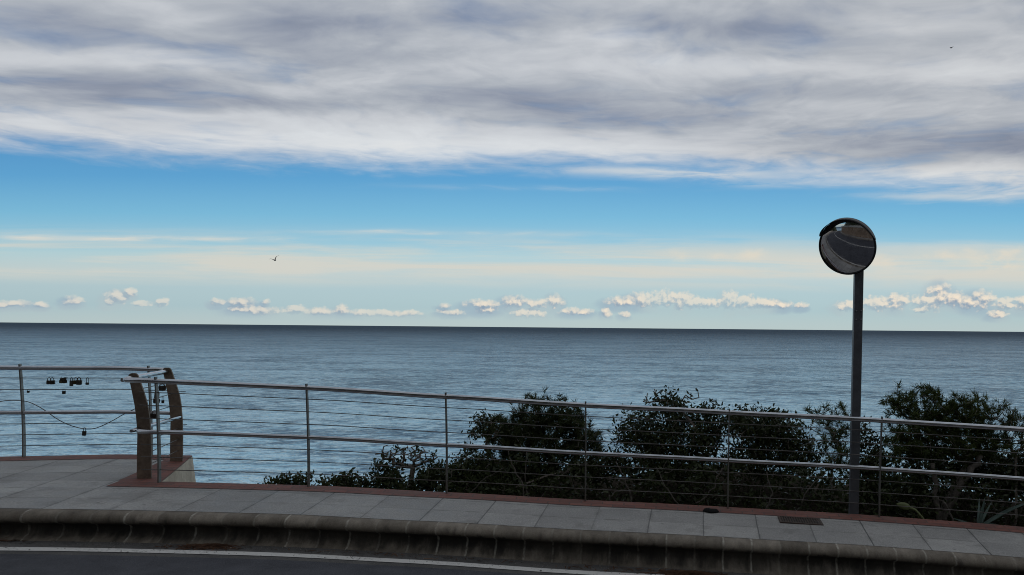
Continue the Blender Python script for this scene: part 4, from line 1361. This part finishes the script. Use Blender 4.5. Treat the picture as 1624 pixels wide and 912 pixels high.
o['label'] = 'dark tangled undergrowth on the slope under the shrubs and pines'; o['category'] = 'undergrowth'

# agave
ab = world(1551, 838, 7.95)
ag = empty('agave', ab, 'pale blue-green agave with pointed leaves behind the railing at the foot of the big pine', 'agave')
def agave_leaf(tip, width, thick, bend=.1):
    mb = MB(); a, b = Vector(ab), Vector(tip)
    d = b - a; L = d.length; dn = d.normalized()
    s = dn.cross(Vector((0, -1, .25))).normalized(); up = s.cross(dn)
    rings = []
    for k in range(11):
        u = k / 10
        c = a + d * u + Vector((0, 0, bend * L * math.sin(PI * u)))
        w = width * (.55 + .9 * u - 1.45 * u * u + .0) if u < .999 else .001
        w = max(w, .0015); th = thick * (1 - .85 * u)
        rings.append([c - s * w + up * w * .35, c - s * w * .5 - up * th * .5, c - up * th, c + s * w * .5 - up * th * .5, c + s * w + up * w * .35, c + s * w * .5 + up * w * .05, c + up * 0, c - s * w * .5 + up * w * .05])
    mb.ring_sweep(rings, True, True, True); mb.build('leaf', M['agave'], ag)
for (tx, ty, Y, w, bend) in ((1562, 789, 7.95, .030, .0), (1553, 790, 8.05, .026, 0), (1640, 794, 7.95, .030, .05), (1572, 797, 8.05, .024, .02), (1590, 834, 7.85, .022, .1), (1512, 822, 8.05, .020, .03)):
    agave_leaf(world(tx, ty, Y), w, .012, bend)

# prickly pear pads
cb = world(1470, 832, 8.0)
cp = empty('prickly_pear', cb, 'prickly pear cactus stem with one round olive pad leaning left below the rail', 'cactus')
def pad(p0, p1, w, th, name):
    mb = MB(); a, b = Vector(p0), Vector(p1); d = b - a
    s = d.normalized().cross(Vector((0, -1, 0))).normalized(); up = Vector((0, -1, 0))
    rings = []
    for k in range(13):
        u = k / 12; ww = max(.003, w * math.sin(PI * min(.995, max(.03, u ** .8))) ** .65); tt = max(.003, th * math.sin(PI * min(.995, max(.03, u))) ** .6)
        c = a + d * u
        rings.append([c + s * ww * math.cos(2 * PI * j / 12) + up * tt * math.sin(2 * PI * j / 12) for j in range(12)])
    mb.ring_sweep(rings, True, True, True); mb.build(name, M['pad'], cp)
pad(world(1444, 806, 8.0), world(1422, 799, 7.98), .040, .016, 'pad')
mb = MB(); mb.tube([cb, world(1462, 820, 8.0), world(1452, 809, 8.0), world(1442, 805, 8.0)], [.014, .012, .013, .018], 8); mb.build('stem', M['pad'], cp)

# ------------------------------------------------------------------ render settings
SC.view_settings.view_transform = 'Standard'
try: SC.view_settings.look = 'None'
except Exception: pass
SC.view_settings.exposure = 0.0; SC.view_settings.gamma = 1.0; SC.view_settings.use_curve_mapping = False
SC.render.engine = 'CYCLES'
SC.cycles.use_denoising = True
SC.cycles.filter_width = 1.0
SC.cycles.max_bounces = 6; SC.cycles.diffuse_bounces = 3; SC.cycles.glossy_bounces = 3; SC.cycles.transmission_bounces = 2
SC.cycles.caustics_reflective = False; SC.cycles.caustics_refractive = False
